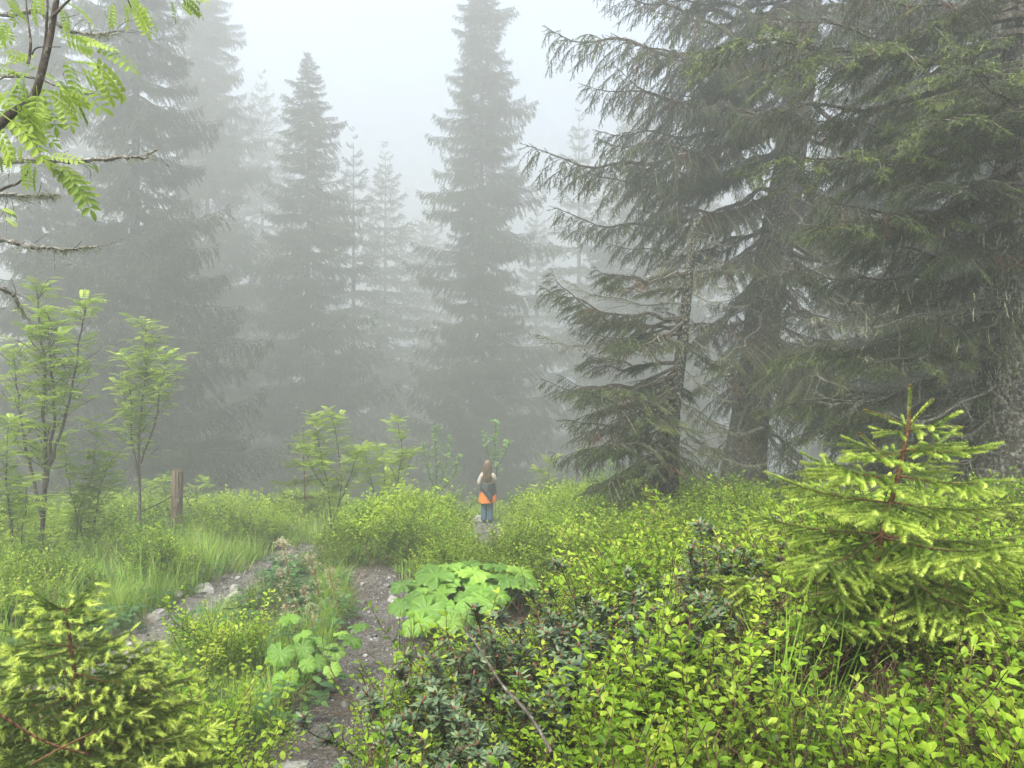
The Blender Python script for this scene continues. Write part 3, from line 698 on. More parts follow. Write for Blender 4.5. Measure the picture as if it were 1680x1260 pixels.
# dead lichen-covered tree just outside the left edge, its branches reach in
def dead_tree():
    x0, y0 = pt(-190, 0, 4.2)[:2]; z0 = float(gh(x0, y0)) - .1
    root = thing('dead_tree', (x0, y0, z0), 'dead lichen-hung tree at the left edge whose bare branches reach in', 'tree')
    loc = np.array(root.location); P = np.array([(0, 0, 0), (0, 0, 1), (.03, 0, 2.5), (0, .02, 4.2), (0, 0, 5.5)])
    link('trunk', trunk_mesh(P, [.16, .12, .1, .07, .02], M_BARK_LICHEN, 10, .06), root)
    def limb(pp, y, r0, dense, seed, tw=8):
        r = np.random.default_rng(seed); A = np.array([x0, y0, pt(0, pp[0][1], y)[2] - .03])
        W = [A] + [pt(px, py, y + .04 * i) for i, (px, py) in enumerate(pp)]
        W = np.array(W) - loc; n = len(W); t = np.linspace(0, n - 1, n * 6)
        C = np.stack([np.interp(t, np.arange(n), W[:, k]) for k in range(3)], -1); C += r.normal(0, .0035, C.shape)
        mb = MB(); mb.tube(C, np.linspace(r0, r0 * .3, len(C)), 6, .5, 0, .16)
        for k in range(tw):
            i = r.integers(len(C) // 3, len(C)); p = C[i]; d = norm(np.array([r.uniform(.2, 1), r.normal(0, .5), r.normal(0, .6)])); q = p
            for j in range(4):
                d = norm(d + r.normal(0, .3, 3)); e = q + d * .035; mb.segs([q], [e], .0022, .0014); q = e
        k = dense; ii = r.integers(len(C) // 3, len(C), k); 
        ii = np.where(r.random(k) < .6, np.clip((len(C) * (.55 + .4 * r.random(k) ** .5)).astype(int), 0, len(C) - 1), ii)
        p = C[ii] + r.normal(0, .006, (k, 3)); d = np.stack([r.normal(0, .6, k), r.normal(0, .6, k), -np.abs(r.normal(.5, .6, k))], -1)
        mb.stamp(TW_TINY[0], frames(d, r.uniform(0, 6, k), r.uniform(.008, .045, k), .006), p, r.uniform(0, 1, k), 1)
        mb.obj('branch', [M_DEADTWIG, M_LICHEN], root)
    limb([(-40, 262), (0, 265), (60, 262), (130, 263), (200, 258), (235, 258), (257, 245)], 4.0, .022, 120, 1)
    limb([(-40, 316), (0, 320), (50, 322), (96, 318)], 4.1, .02, 420, 2, 18)
    limb([(-60, 380), (0, 393), (50, 404), (100, 410), (160, 404)], 3.9, .02, 260, 3, 10)
    limb([(-50, 20), (20, 25), (60, 15), (110, 50), (160, 58), (188, 50)], 4.3, .018, 330, 4, 22)
    limb([(-50, 460), (5, 472), (25, 488), (42, 520)], 4.2, .02, 160, 5, 8)
    limb([(-50, 120), (60, 128), (120, 150), (155, 153)], 4.4, .012, 60, 6, 8)
dead_tree()

# ------------------------------------------------------------------ leaves
def leaf_full(w=.34, fold=.08, curl=-.08):
    V = np.array([(0, 0, 0), (.28, w * .85, fold), (.28, 0, 0), (.28, -w * .85, fold), (.62, w, fold), (.62, 0, .0), (.62, -w, fold), (.86, w * .5, fold * .3 + curl * .5), (.86, -w * .5, fold * .3 + curl * .5), (1, 0, curl)])
    Fc = np.array([(0, 2, 1), (0, 3, 2), (1, 2, 5), (1, 5, 4), (2, 3, 6), (2, 6, 5), (4, 5, 7), (5, 9, 7), (5, 6, 8), (5, 8, 9)])
    return V, Fc, np.array([0, .05, 0, .05, .05, 0, .05, .05, .05, .08])
def leaf_low(w=.34, fold=.1):
    V = np.array([(0, 0, 0), (.5, w, fold), (1, 0, -.04), (.5, -w, fold)]); return V, np.array([(0, 2, 1), (0, 3, 2)]), np.array([0, .05, .05, .05])
LF, LL = leaf_full(.28), leaf_low(.3)
LF_ROW, LL_ROW = leaf_full(.215, .05, -.1), leaf_low(.18, .05)
LF_RH = leaf_full(.17, -.04, -.12); LL_RH = leaf_low(.2, -.04)

def pinnate(n, full):
    """rowan leaf of length 1 along X; returns a template"""
    mb = MB(); T = LF_ROW if full else LL_ROW
    P, D = [], []
    dr = lambda t: np.array([t, 0, .12 * t - .34 * t * t])
    for i in range(n):
        t = .26 + .68 * i / (n - 1); 
        for s in (-1, 1): P.append(dr(t)); D.append((.42, s * .95, -.12))
    P.append(dr(.97)); D.append((1, 0, -.45))
    k = len(P); ln = np.array([.30 * (1 - .35 * abs(i // 2 - n * .5) / n) for i in range(k - 1)] + [.27])
    mb.stamp(T, frames(np.array(D), None, ln, ln), P, np.linspace(0, .15, k))
    ts = np.linspace(0, 1, 5); c = np.array([dr(t) for t in ts])
    mb.segs(c[:-1], c[1:], .012, .009, .3)
    V = np.concatenate(mb.v); Fc = np.concatenate(mb.f); t = np.concatenate(mb.t) - .1
    return V, Fc, t
PIN_LOW = pinnate(6, False); PIN_FULL = pinnate(6, True)
def tmesh(name, T, mats, tint=.5, scale=1.0):
    mb = MB(); mb.add(T[0] * scale, T[1], np.clip(tint + T[2], 0, 1)); return mb.mesh(name, mats)
ROWAN_LEAF = [tmesh('leaf', PIN_LOW, [M_ROWAN], t) for t in (.3, .6, .85)]
ROWAN_LEAF_NEAR = [tmesh('leaf', PIN_FULL, [M_ROWAN], t) for t in (.35, .6, .8)]

def curve(pts, n):
    pts = np.asarray(pts, float); m = len(pts); t = np.linspace(0, m - 1, n)
    out = []
    for tt in t:
        i = int(min(tt, m - 1.001)); f = tt - i
        p0, p1, p2, p3 = pts[max(i - 1, 0)], pts[i], pts[min(i + 1, m - 1)], pts[min(i + 2, m - 1)]
        out.append(.5 * ((2 * p1) + (-p0 + p2) * f + (2 * p0 - 5 * p1 + 4 * p2 - p3) * f * f + (-p0 + 3 * p1 - 3 * p2 + p3) * f ** 3))
    return np.array(out)

def rowan(name, label, stems, y, cat='tree', r0=.03, leaf=.235, n_leaf=150, seed=0, as_parts=True, mat=None, tmpl=None, leaf_from=.35, twigs=9, spread=.3, group=None, bark=None, per_twig=(4, 7)):
    """stems: list of pixel polylines (base to tip) at depth y"""
    r = np.random.default_rng(seed); mat = mat or M_ROWAN
    b = pt(stems[0][0][0], stems[0][0][1], y); b[2] = float(gh(b[0], y)) - .05
    root = thing(name, b, label, cat, group); loc = np.array(b)
    LP, LD, LS = [], [], []
    for si, st in enumerate(stems):
        W = np.array([pt(px, py, y + (0 if i == 0 else .25 * math.sin(si * 2.1 + 1) * i / len(st))) for i, (px, py) in enumerate(st)]) - loc
        if si == 0: W[0] = (0, 0, 0)
        C = curve(W, 18); C[1:-1] += r.normal(0, .008, (16, 3)); ln = np.linalg.norm(np.diff(C, axis=0), axis=1).sum()
        rr = r0 * (1 if si == 0 else .7)
        mb = MB(); mb.tube(C, np.linspace(rr, rr * .22, 18), 6, .5, 0, .05)
        nt = max(2, int(twigs * ln))
        for k in range(nt):
            f = leaf_from + (1 - leaf_from) * (k + r.random()) / nt; i = min(int(f * 17), 16); p = C[i]
            az = r.uniform(0, 6.28); tl = spread * (1.15 - f * .6) * r.uniform(.5, 1.2)
            d = norm(np.array([math.cos(az), math.sin(az), r.uniform(.3, 1.1)])); pts = [p]
            for j in range(4): d = norm(d + np.array([0, 0, .1]) + r.normal(0, .14, 3)); pts.append(pts[-1] + d * tl / 4)
            pts = np.array(pts); mb.segs(pts[:-1], pts[1:], rr * .22, rr * .14)
            m = r.integers(*per_twig)
            for j in range(m):
                q = pts[min(4, 1 + int(j / m * 4))]; a = r.uniform(0, 6.28)
                LP.append(q); LD.append(norm(d * r.uniform(.1, .8) + np.array([math.cos(a), math.sin(a), r.uniform(-.25, .5)]))); LS.append(leaf * r.uniform(.7, 1.15))
        for j in range(6):
            a = r.uniform(0, 6.28); LP.append(C[-1]); LD.append(norm(np.array([math.cos(a), math.sin(a), r.uniform(.0, .7)]))); LS.append(leaf * r.uniform(.6, 1))
        mb.obj('stem', [bark or M_ROWANBARK], root, True)
    LP = np.array(LP); LD = np.array(LD); LS = np.array(LS)
    idx = r.permutation(len(LP))
    lead = idx[:min(n_leaf, len(idx))] if as_parts else []
    for i in lead:
        d = Vector(LD[i]); q = d.to_track_quat('X', 'Z')
        o = link('leaf', ROWAN_LEAF[int(r.integers(3))], root, LP[i], None, LS[i])
        o.rotation_euler = q.to_euler()
    rest = idx[len(lead):]
    if len(rest):
        mb = MB(); T = tmpl or PIN_LOW; roll = r.uniform(-.4, .4, len(rest))
        mb.stamp(T, frames(LD[rest], roll, LS[rest], LS[rest]), LP[rest], r.uniform(.15, .95, len(rest)))
        o = mb.obj('foliage', [mat], root); o['kind'] = 'stuff'
    return root

# rowans of the left side
rowan('rowan_tree', 'tallest leafy rowan on the left side, dark forked stem rising from the tall grass', [[(66, 942), (70, 860), (75, 780), (74, 700), (72, 600), (66, 540), (60, 470)], [(75, 800), (88, 690), (84, 600), (80, 520)], [(78, 770), (105, 690), (125, 600), (140, 500)], [(70, 850), (48, 760), (30, 660), (22, 580)]], 10.3, r0=.035, n_leaf=290, seed=1, twigs=11, spread=.5)
rowan('rowan_tree', 'slender pale green rowan right of the tallest rowan, with a rounded bushy top', [[(232, 870), (229, 800), (228, 720), (236, 640), (240, 590), (238, 532)], [(228, 790), (216, 720), (215, 650), (205, 590)], [(230, 760), (255, 690), (262, 640), (275, 590)]], 13.2, r0=.03, n_leaf=290, seed=2, twigs=15, spread=.5)
rowan('rowan_shrub', 'low rowan shrub between the two taller rowans', [[(150, 900), (160, 820), (185, 750)], [(120, 930), (130, 840), (150, 780), (160, 700)], [(140, 900), (115, 800), (105, 720)], [(100, 930), (120, 860), (180, 790)]], 11.2, 'shrub', .016, n_leaf=240, seed=3, leaf_from=.1, twigs=13)
rowan('rowan_shrub', 'rowan shrub at the left edge beside the tallest rowan', [[(20, 950), (18, 860), (10, 780), (15, 690)], [(25, 940), (40, 850), (45, 790)], [(10, 930), (-20, 830), (-30, 740)]], 9.6, 'shrub', .018, n_leaf=140, seed=4, leaf_from=.1, twigs=12, spread=.35)
rowan('rowan_shrub', 'small leafy shrub behind the wooden post', [[(240, 880), (245, 830), (250, 790)], [(315, 870), (320, 830), (330, 790)], [(262, 880), (270, 820), (268, 790)]], 16.6, 'shrub', .012, n_leaf=70, seed=5, leaf_from=.1, twigs=13)
rowan('rowan_tree', 'young rowan with drooping lime leaves at the bend of the pale gravel trail', [[(545, 868), (538, 800), (525, 740), (520, 690)], [(545, 860), (560, 800), (552, 720), (545, 684)], [(535, 800), (512, 770), (500, 730)], [(548, 850), (575, 780), (588, 740)]], 14.4, r0=.022, n_leaf=170, seed=6, leaf_from=.25, twigs=14, spread=.4)
rowan('rowan_sapling', 'thin rowan sapling with pale stem, right of the young rowan at the trail bend', [[(622, 838), (612, 800), (603, 760), (598, 735)], [(612, 800), (590, 770)], [(615, 820), (635, 780)]], 15.6, 'tree', .014, n_leaf=60, seed=7, leaf_from=.3, twigs=9)
rowan('rowan_sapling', 'thin dark rowan sapling in the middle of the row behind the bilberry mound', [[(645, 845), (632, 800), (630, 760), (628, 735)], [(640, 820), (655, 790)]], 16, 'tree', .014, n_leaf=50, seed=8, leaf_from=.3, twigs=9)
rowan('rowan_sapling', 'pale-stemmed sapling with a bare upright tip behind the bilberry mound', [[(650, 838), (653, 790), (660, 740), (652, 692)], [(653, 800), (668, 770), (680, 740)], [(652, 790), (638, 760)]], 15, 'tree', .016, n_leaf=70, seed=9, leaf_from=.3, twigs=9)
rowan('willow_shrub', 'upright pale willow shrub left of the child', [[(716, 815), (716, 760), (712, 700)], [(716, 810), (730, 770), (738, 720)], [(716, 810), (702, 770), (694, 730)], [(718, 812), (745, 780), (752, 750)]], 19.0, 'shrub', .016, as_parts=False, mat=M_ROWAN_FAR, tmpl=LL, leaf=.07, seed=10, leaf_from=.12, twigs=26, per_twig=(6, 12))
rowan('sapling', 'leafy sapling rising just behind the head of the child', [[(812, 812), (815, 770), (812, 730), (814, 690)], [(814, 770), (800, 745), (795, 715)], [(814, 775), (828, 745), (838, 725)]], 19.2, 'tree', .013, as_parts=False, mat=M_ROWAN_FAR, tmpl=LL, leaf=.12, seed=11, leaf_from=.3, twigs=7, per_twig=(5, 9), spread=.3)
rowan('sapling', 'small round-leaved sapling left of the lowest spruce branches', [[(905, 822), (900, 790), (902, 755)], [(903, 800), (888, 775)]], 17, 'tree', .013, n_leaf=40, seed=12, leaf_from=.3, twigs=6)
rowan('shrub', 'pale green shrub glowing behind the lowest branches of the slim spruce', [[(1010, 830), (1000, 780), (1010, 740)], [(1000, 830), (965, 780), (955, 745)], [(1020, 830), (1050, 790), (1060, 770)], [(1010, 830), (1085, 800), (1090, 775)]], 17.5, 'shrub', .016, as_parts=False, mat=M_ROWAN_FAR, tmpl=LL, leaf=.09, seed=13, leaf_from=.05, twigs=22, per_twig=(6, 12), spread=.5)

# near rowan, leaves hanging in at the top left
def near_rowan():
    y = 2.5
    b = np.array([-2.35, 2.3, float(gh(-2.35, 2.3))])
    root = thing('rowan_tree', b, 'near rowan at the upper left corner with dark stems and large hanging leaves', 'tree')
    loc = b
    S = [[(-330, 1100), (-260, 700), (-120, 380), (0, 205), (50, 165), (72, 105), (86, 40), (98, -40), (110, -160)], [(50, 168), (66, 110), (75, 60), (78, -30), (76, -120)], [(46, 105), (50, 70), (44, 20), (40, -40)],
         [(84, 30), (105, 8), (130, -15)], [(-110, 370), (0, 312), (30, 300), (48, 278)], [(52, 90), (62, 78), (100, 77)], [(-40, 250), (-15, 140), (0, 130), (22, 118)]]
    rad = [.017, .0065, .005, .006, .006, .003, .004]
    for i, st in enumerate(S):
        W = np.array([pt(px, py, y + .05 * math.sin(i * 2)) for px, py in st]) - loc
        if i == 0: W[0] = (0, 0, -.05)
        C = curve(W, 40); mb = MB(); mb.tube(C, np.linspace(rad[i] if i else .018, rad[i] * .4, 40), 7, .5, 0, .04)
        mb.obj('stem', [M_ROWANBARK], root, True)
    # leaves: base px, direction degrees (0 right, 90 down), length px, depth
    r = random.Random(4)
    LV = [(150, 75, 20, 75), (140, 90, 38, 90), (120, 115, 25, 95), (105, 95, 60, 70), (95, 60, 15, 60), (120, 60, 5, 50), (60, 110, 150, 60), (50, 125, 200, 60), (40, 130, 120, 60), (80, 120, 40, 95), (70, 130, 70, 80), (60, 140, 95, 70), (30, 120, 60, 60), (10, 75, 170, 60), (5, 90, 200, 40), (0, 30, 60, 40), (5, 40, 100, 35),
          (20, 160, 30, 75), (30, 170, 55, 70), (10, 175, 25, 90), (0, 185, 40, 95), (25, 200, 20, 65), (15, 150, 160, 60), (0, 160, 60, 60), (45, 178, 10, 60), (60, 258, 20, 80), (80, 265, 35, 90), (100, 272, 50, 85), (118, 300, 55, 55), (40, 262, 80, 42), (62, 265, 110, 45), (20, 235, 90, 28), (28, 245, 140, 30), (135, 268, 15, 25), (0, 345, 10, 28), (5, 355, 30, 22), (0, 250, 100, 30),
          (195, -10, 60, 60), (210, -10, 40, 60), (185, 0, 95, 40), (215, 10, 50, 55), (230, -5, 130, 30), (290, -8, 30, 50), (280, 0, 60, 40), (300, -10, 10, 40), (310, -5, 45, 35),
          (100, 10, 70, 35), (125, 10, 40, 40), (90, -5, 20, 60), (60, -10, 100, 50), (110, 30, 80, 30), (20, -10, 70, 50), (0, -5, 30, 50), (75, 150, 30, 75), (95, 140, 20, 90), (90, 155, 55, 60), (0, 120, 100, 50), (35, 190, 100, 40), (130, 100, 15, 60), (60, 90, 185, 55), (20, 100, 10, 60)]
    LV += [(px + r.uniform(-22, 14), py + r.uniform(-16, 16), dg + r.uniform(-35, 35), ln * r.uniform(.65, 1)) for px, py, dg, ln in LV if r.random() < .75]
    for i, (px, py, dg, ln) in enumerate(LV):
        yy = y + r.uniform(-.16, .16); A = pt(px, py, yy) - loc; s = ln / F * yy * .95
        d = Vector((math.cos(R(dg)), r.uniform(-.25, .25), -math.sin(R(dg)))); q = d.to_track_quat('X', 'Z')
        o = link('leaf', ROWAN_LEAF_NEAR[i % 3], root, A, None, s)
        e = q.to_matrix() @ Matrix.Rotation(r.uniform(-.9, .9), 3, 'X'); o.rotation_euler = e.to_euler()
    for (a, b_) in [((188, -40), (215, 12)), ((270, -60), (292, -5)), ((110, -160), (188, -40)), ((110, -160), (270, -60))]:
        mb = MB(); W = np.array([pt(a[0], a[1], y), pt((a[0] + b_[0]) / 2, (a[1] + b_[1]) / 2 - 6, y), pt(b_[0], b_[1], y)]) - loc
        mb.tube(curve(W, 8), np.linspace(.004, .002, 8), 5); mb.obj('twig', [M_ROWANBARK], root, True)
near_rowan()
# ------------------------------------------------------------------ young spruces with real needles
def shoot_template(nn, seed, ln=.17, fwd=.12, w=.02, fat=1.0):
    """shoot of length 1 along X, needles ln long"""
    r = np.random.default_rng(seed); V, Fc, t = [], [], []
    for i in range(nn):
        x = (i + r.random()) / nn; a = r.uniform(0, 6.283); ta = ln * (1 if x < .85 else 1.1 - .5 * (x - .85) / .15) * r.uniform(.8, 1.1) * fat
        c, s_ = math.cos(a), math.sin(a); k = len(V)
        if s_ < -.3 and r.random() < .45: s_ = -s_
        V += [(x - w, -s_ * w * .8, c * w * .8), (x + w, s_ * w * .8, -c * w * .8), (x + fwd * r.uniform(.6, 1.3) + (.25 * ta if x > .85 else 0), c * ta, s_ * ta)]
        Fc.append((k, k + 1, k + 2)); t += [-.04, -.04, .1]
    for q in range(2):
        k = len(V); V += [(0, .02 * (1 - q), .02 * q), (0, -.02 * (1 - q), -.02 * q), (1, 0, 0)]; Fc.append((k, k + 1, k + 2)); t += [-.1] * 3
    return np.array(V), np.array(Fc), np.array(t)
SH = [shoot_template(85, 50 + s) for s in range(3)]
SH_TIP = [shoot_template(46, 60 + s, .30, .3, .03) for s in range(3)]

def young_branch(L, seed, old_tint, tip_tint, tip_kind, gap=.028, dense=1.0, ndl=1.0):
    """flat spray of needle shoots along X"""
    r = np.random.default_rng(seed); mb = MB(); wob = r.uniform(-.08, .08)
    ax = lambda s: np.stack([L * np.asarray(s, float), L * wob * np.asarray(s, float) ** 2, L * (-.10 * np.asarray(s, float) + .12 * np.asarray(s, float) ** 3)], -1)
    S = np.linspace(0, 1, 8); mb.tube(ax(S), (.0022 + .006 * L) * (1 - .75 * S), 5, .5, 0)
    P, D, Ln, Tt, K = [], [], [], [], []
    def twig(p, d, l, lev):
        """a side twig made of shoots, one per year"""
        n = max(1, int(round(l / .062))); q = p.copy()
        for j in range(n):
            last = j == n - 1
            d = norm(d + np.array([0, 0, -.05 if not last else .03]) + r.normal(0, .05, 3)); sl = l / n
            P.append(q.copy()); D.append(d.copy()); Ln.append(sl * 1.1); Tt.append(old_tint + (.3 if tip_kind == 0 and last else 0) + r.uniform(-.08, .08)); K.append(0)
            q2 = q + d * sl
            mb.segs([q], [q2], .0012, .0010, .5, 0)
            if lev == 0 and j < n - 1 + (tip_kind == 1):
                for sg in (-1, 1):
                    if r.random() < .6 * dense:
                        sd = norm(d * .75 + np.cross(d, [0, 0, 1.]) * sg * .7 + np.array([0, 0, -.15])); twig(q + d * sl * .6, sd, l * .42, 1)
            q = q2
        if tip_kind == 1:
            m = (1 if r.random() < .6 else 0) if lev else r.integers(1, 4)
            for j in range(m):
                dd = norm(d * r.uniform(.6, 1) + r.normal(0, .4, 3) + np.array([0, 0, -.3]))
                P.append(q.copy()); D.append(dd); Ln.append(r.uniform(.028, .042)); Tt.append(tip_tint + r.uniform(-.08, .1)); K.append(1)
        else:
            P.append(q.copy()); D.append(d.copy()); Ln.append(r.uniform(.03, .055)); Tt.append(tip_tint + r.uniform(-.12, .08)); K.append(0)
    n2 = max(2, int(L / gap))
    for k in range(n2):
        s = .16 + .8 * (k + r.uniform(.2, .8)) / n2; sg = 1 if k % 2 else -1
        a = R(48 + r.uniform(-10, 10)) * sg; l = min(.24, (.16 * L / .4) * (1 - s) ** .6 + .045) * r.uniform(.75, 1.2)
        twig(ax(s), np.array([math.cos(a), math.sin(a), r.uniform(-.28, .02)]), l, 0)
    for s in np.arange(.1, .95, .06 / max(L, .1)):
        P.append(ax(s)); D.append(norm(ax(s + .05) - ax(s))); Ln.append(.075); Tt.append(old_tint + .15 * s); K.append(0)
    twig(ax(.93), norm(ax(1.) - ax(.9)), .08, 0)
    P = np.array(P); D = np.array(D); Ln = np.array(Ln); Tt = np.array(Tt); K = np.array(K); pick = r.integers(0, 3, len(P)); roll = r.uniform(0, 6.28, len(P))
    for q in range(3):
        g = (pick == q) & (K == 0); mb.stamp(SH[q], frames(D[g], roll[g], Ln[g], .074 * ndl), P[g], Tt[g], 1)
        g = (pick == q) & (K == 1); mb.stamp(SH_TIP[q], frames(D[g], roll[g], Ln[g], .036), P[g], Tt[g], 1)
    return mb
def young_spruce(label, tr, y, whorls, old, tip, kind, seed, leader_tip, name='young_spruce', ndl=1.0, gap=.028, top_whorl=(), nvar=4):
    """tr: trunk pixels base to top; whorls: (fraction, branch length, count, pitch deg)"""
    r = random.Random(seed)
    W = np.array([pt(px, py, y) for px, py in tr]); W[0][2] = min(W[0][2], float(gh(W[0][0], y)) - .02)
    root = thing(name, W[0], label, 'tree'); loc = W[0].copy(); W = W - loc
    C = curve(W, 24); mb = MB(); mb.tube(C, np.linspace(.019, .0035, 24), 7, .5, 0, .1); mb.obj('trunk', [M_YBARK], root, True)
    var = {}
    for fr, L, cnt, pit in whorls:
        key = round(L, 2)
        if key not in var: var[key] = [young_branch(L, seed * 100 + int(L * 1000) + v, old, tip, kind, ndl=ndl, gap=gap).mesh('branch', [M_YBARK, M_YNEEDLE]) for v in range(2)]
        i = fr * 23; i0 = int(min(i, 22)); p = C[i0] * (1 - (i - i0)) + C[i0 + 1] * (i - i0); az = r.uniform(0, 6.28)
        for k in range(cnt):
            az += 6.283 / cnt + r.uniform(-.3, .3)
            o = link('branch', r.choice(var[key]), root, p + np.array([0, 0, r.uniform(-.012, .012)]), None, r.uniform(.75, 1.15))
            o.rotation_euler = (r.uniform(-.15, .15), -R(pit + r.uniform(-9, 9)), az)
    for (ax_, ay_, bx, by, dy, tn) in top_whorl:           # single bare shoots, needles only
        A = pt(ax_, ay_, y) - loc; B = pt(bx, by, y + dy) - loc; n = max(1, int(np.linalg.norm(B - A) / .05))
        mb = MB(); cur = curve([A, (A + B) / 2 + np.array([0, 0, .006]), B], n + 1); d = np.diff(cur, axis=0); ln = np.linalg.norm(d, axis=1)
        mb.segs(cur[:-1], cur[1:], .0028, .0025, .5, 0)
        for q in range(n): mb.stamp(SH[q % 3], frames(d[q:q + 1], [q * 1.3], ln[q] * 1.05, .066 * ndl), cur[q:q + 1], [tn], 1)
        mb.tube(np.array([B - norm(B - A) * .004, B + norm(B - A) * .004, B + norm(B - A) * .012]), [.004, .0055, .001], 6, .4, 0)
        mb.obj('shoot', [M_YBARK, M_YNEEDLE], root)
    return root
young_spruce('young spruce with long lime shoots and a bare leader, before the dark old spruces',
    [(1428, 1040), (1436, 960), (1446, 880), (1474, 780), (1490, 700), (1493, 668)], 3.1,
    [(.05, .50, 4, -6), (.17, .50, 5, -6), (.28, .54, 6, -3), (.40, .54, 5, 0), (.51, .42, 4, 3), (.60, .34, 4, 4), (.69, .24, 4, 5), (.78, .13, 3, 4)],
    .30, .84, 0, 3, None, ndl=1.05, gap=.036, top_whorl=[(1491, 708, 1494, 634, 0, .55), (1490, 700, 1420, 673, .03, .55), (1491, 700, 1529, 657, -.06, .7), (1491, 703, 1578, 700, .02, .68), (1488, 752, 1530, 742, -.05, .75), (1476, 775, 1412, 712, .05, .6)])
young_spruce('young bushy spruce dotted with pale yellow-green bud tips at the lower left',
    [(150, 1500), (142, 1400), (134, 1290), (128, 1180), (120, 1090), (108, 1002)], 2.45,
    [(.03, .46, 6, -6), (.12, .50, 7, -6), (.20, .46, 7, -6), (.28, .50, 8, -4), (.36, .46, 8, -2), (.45, .42, 8, 0), (.54, .40, 8, 4), (.62, .34, 7, 4), (.70, .28, 6, 4), (.78, .22, 5, 4), (.86, .15, 5, 6), (.94, .08, 4, 8), (.99, .03, 4, 20)],
    .24, .98, 1, 5, None, ndl=.85)
young_spruce('tiny sparse spruce at the bend of the pale trail behind the young rowan', [(500, 858), (500, 800), (498, 745), (497, 700)], 17.0,
    [(.1, .8, 6, 0), (.25, .7, 6, 4), (.4, .6, 6, 8), (.55, .45, 5, 14), (.7, .3, 5, 20), (.85, .15, 4, 30)], .2, .5, 0, 8, None)

# ------------------------------------------------------------------ shrubs, grass and herbs (templates)
def shrub_sprigs(mb, origin, h, n_side, leafT, leaf, seed, gap=.014, tint=(.3, .8), lean=.3, sm=0, lm=1, wid=1.0, stemr=.0012):
    """one bilberry sprig: main stem and side twigs with alternate leaves"""
    r = np.random.default_rng(seed)
    P, D, S, T = [], [], [], []; A, B = [], []
    def run(p, d, l, lev, t0):
        n = max(3, int(l / gap)); sd = 1
        for j in range(n):
            d = norm(d + r.normal(0, .09, 3) + np.array([0, 0, .05])); q = p + d * l / n; A.append(p); B.append(q); f = j / n
            if lev > 0 or f > .45:
                sd = -sd; side = norm(np.cross(d, [0.02, 0, 1.])) * sd
                P.append(q); D.append(norm(side * .9 + d * r.uniform(.25, .7) + r.normal(0, .2, 3))); S.append(leaf * r.uniform(.5, 1.25) * (1 - .25 * (f > .9))); T.append(t0 + .3 * f + r.uniform(-.13, .13))
            if lev == 0 and f > .2 and r.random() < n_side / n:
                a = r.uniform(0, 6.28); run(q, norm(d * .8 + np.array([math.cos(a), math.sin(a), .25]) * .9), l * r.uniform(.3, .5) * wid, 1, t0)
            p = q
        P.append(p); D.append(d); S.append(leaf * .8); T.append(t0 + .35)
    a = r.uniform(0, 6.28); run(np.asarray(origin, float), norm(np.array([math.cos(a) * lean, math.sin(a) * lean, 1.])), h, 0, r.uniform(*tint) - .2)
    P = np.array(P); D = np.array(D); S = np.array(S); k = len(P)
    mb.segs(A, B, stemr, stemr * .8, .5, sm)
    mb.stamp(leafT, frames(D, r.uniform(-.5, .5, k), S, S), P, np.array(T), lm)
def alpenrose_sprig(mb, origin, h, seed, leaf=.032, low=False):
    r = np.random.default_rng(seed); P, D, S, T = [], [], [], []; A, B = [], []; T_ = LL_RH if low else LF_RH
    def run(p, d, l, lev):
        n = 5
        for j in range(n):
            d = norm(d + r.normal(0, .12, 3) + np.array([0, 0, .1])); q = p + d * l / n; A.append(p); B.append(q)
            if lev > 0 and r.random() < .75 or (lev == 0 and j > 2):
                for _ in range(2): a = r.uniform(0, 6.28); P.append(q); D.append(norm(np.array([math.cos(a), math.sin(a), r.uniform(0, .7)]))); S.append(leaf * r.uniform(.6, .95)); T.append(r.uniform(.1, .6))
            if lev == 0 and j >= 2 or (lev == 1 and j == 3 and r.random() < .5):
                a = r.uniform(0, 6.28); run(q, norm(d + np.array([math.cos(a), math.sin(a), .4]) * .8), l * r.uniform(.3, .45), lev + 1)
            p = q
        m = r.integers(8, 12); a0 = r.uniform(0, 6.28)
        for j in range(m):
            a = a0 + j * 2.4; e = r.uniform(-.1, .5) + .5 * (j > m * .6); P.append(p - d * .006 * (j % 3)); D.append(norm(np.array([math.cos(a), math.sin(a), e]))); S.append(leaf * r.uniform(.8, 1.1)); T.append(r.uniform(.3, .95))
        mb.tube(np.array([p, p + d * .006, p + d * .012]), [.003, .0035, .0008], 5, .5, 2)
    a = r.uniform(0, 6.28); run(np.asarray(origin, float), norm(np.array([.3 * math.cos(a), .3 * math.sin(a), 1.])), h, 0)
    mb.segs(A, B, .0024, .0018, .5, 0); k = len(P)
    mb.stamp(T_, frames(np.array(D), r.uniform(-.3, .3, k), np.array(S), np.array(S)), np.array(P), np.array(T), 1)
BM = [M_STEM, M_BILB]; BD = [M_STEM, M_BILBDARK]; RM = [M_STEM, M_RHODO, M_BUD]
def sprig_mesh(h, leaf, seed, full=True, mats=BM, **kw):
    mb = MB(); shrub_sprigs(mb, (0, 0, 0), h, kw.pop('n_side', 6), LF if full else LL, leaf, seed, **kw); return mb.mesh('sprig', mats)
SPRIG = [sprig_mesh(.34, .024, 100 + i, tint=(.35, .75)) for i in range(6)]
SPRIG_BIG = [sprig_mesh(.36, .027, 120 + i, tint=(.4, .8), gap=.019) for i in range(4)]
SPRIG_DARK = [sprig_mesh(.32, .02, 130 + i, mats=BD, tint=(.2, .6), gap=.012) for i in range(4)]
RSPRIG = []
for i in range(6):
    mb = MB(); alpenrose_sprig(mb, (0, 0, 0), .30, 200 + i); RSPRIG.append(mb.mesh('sprig', RM))
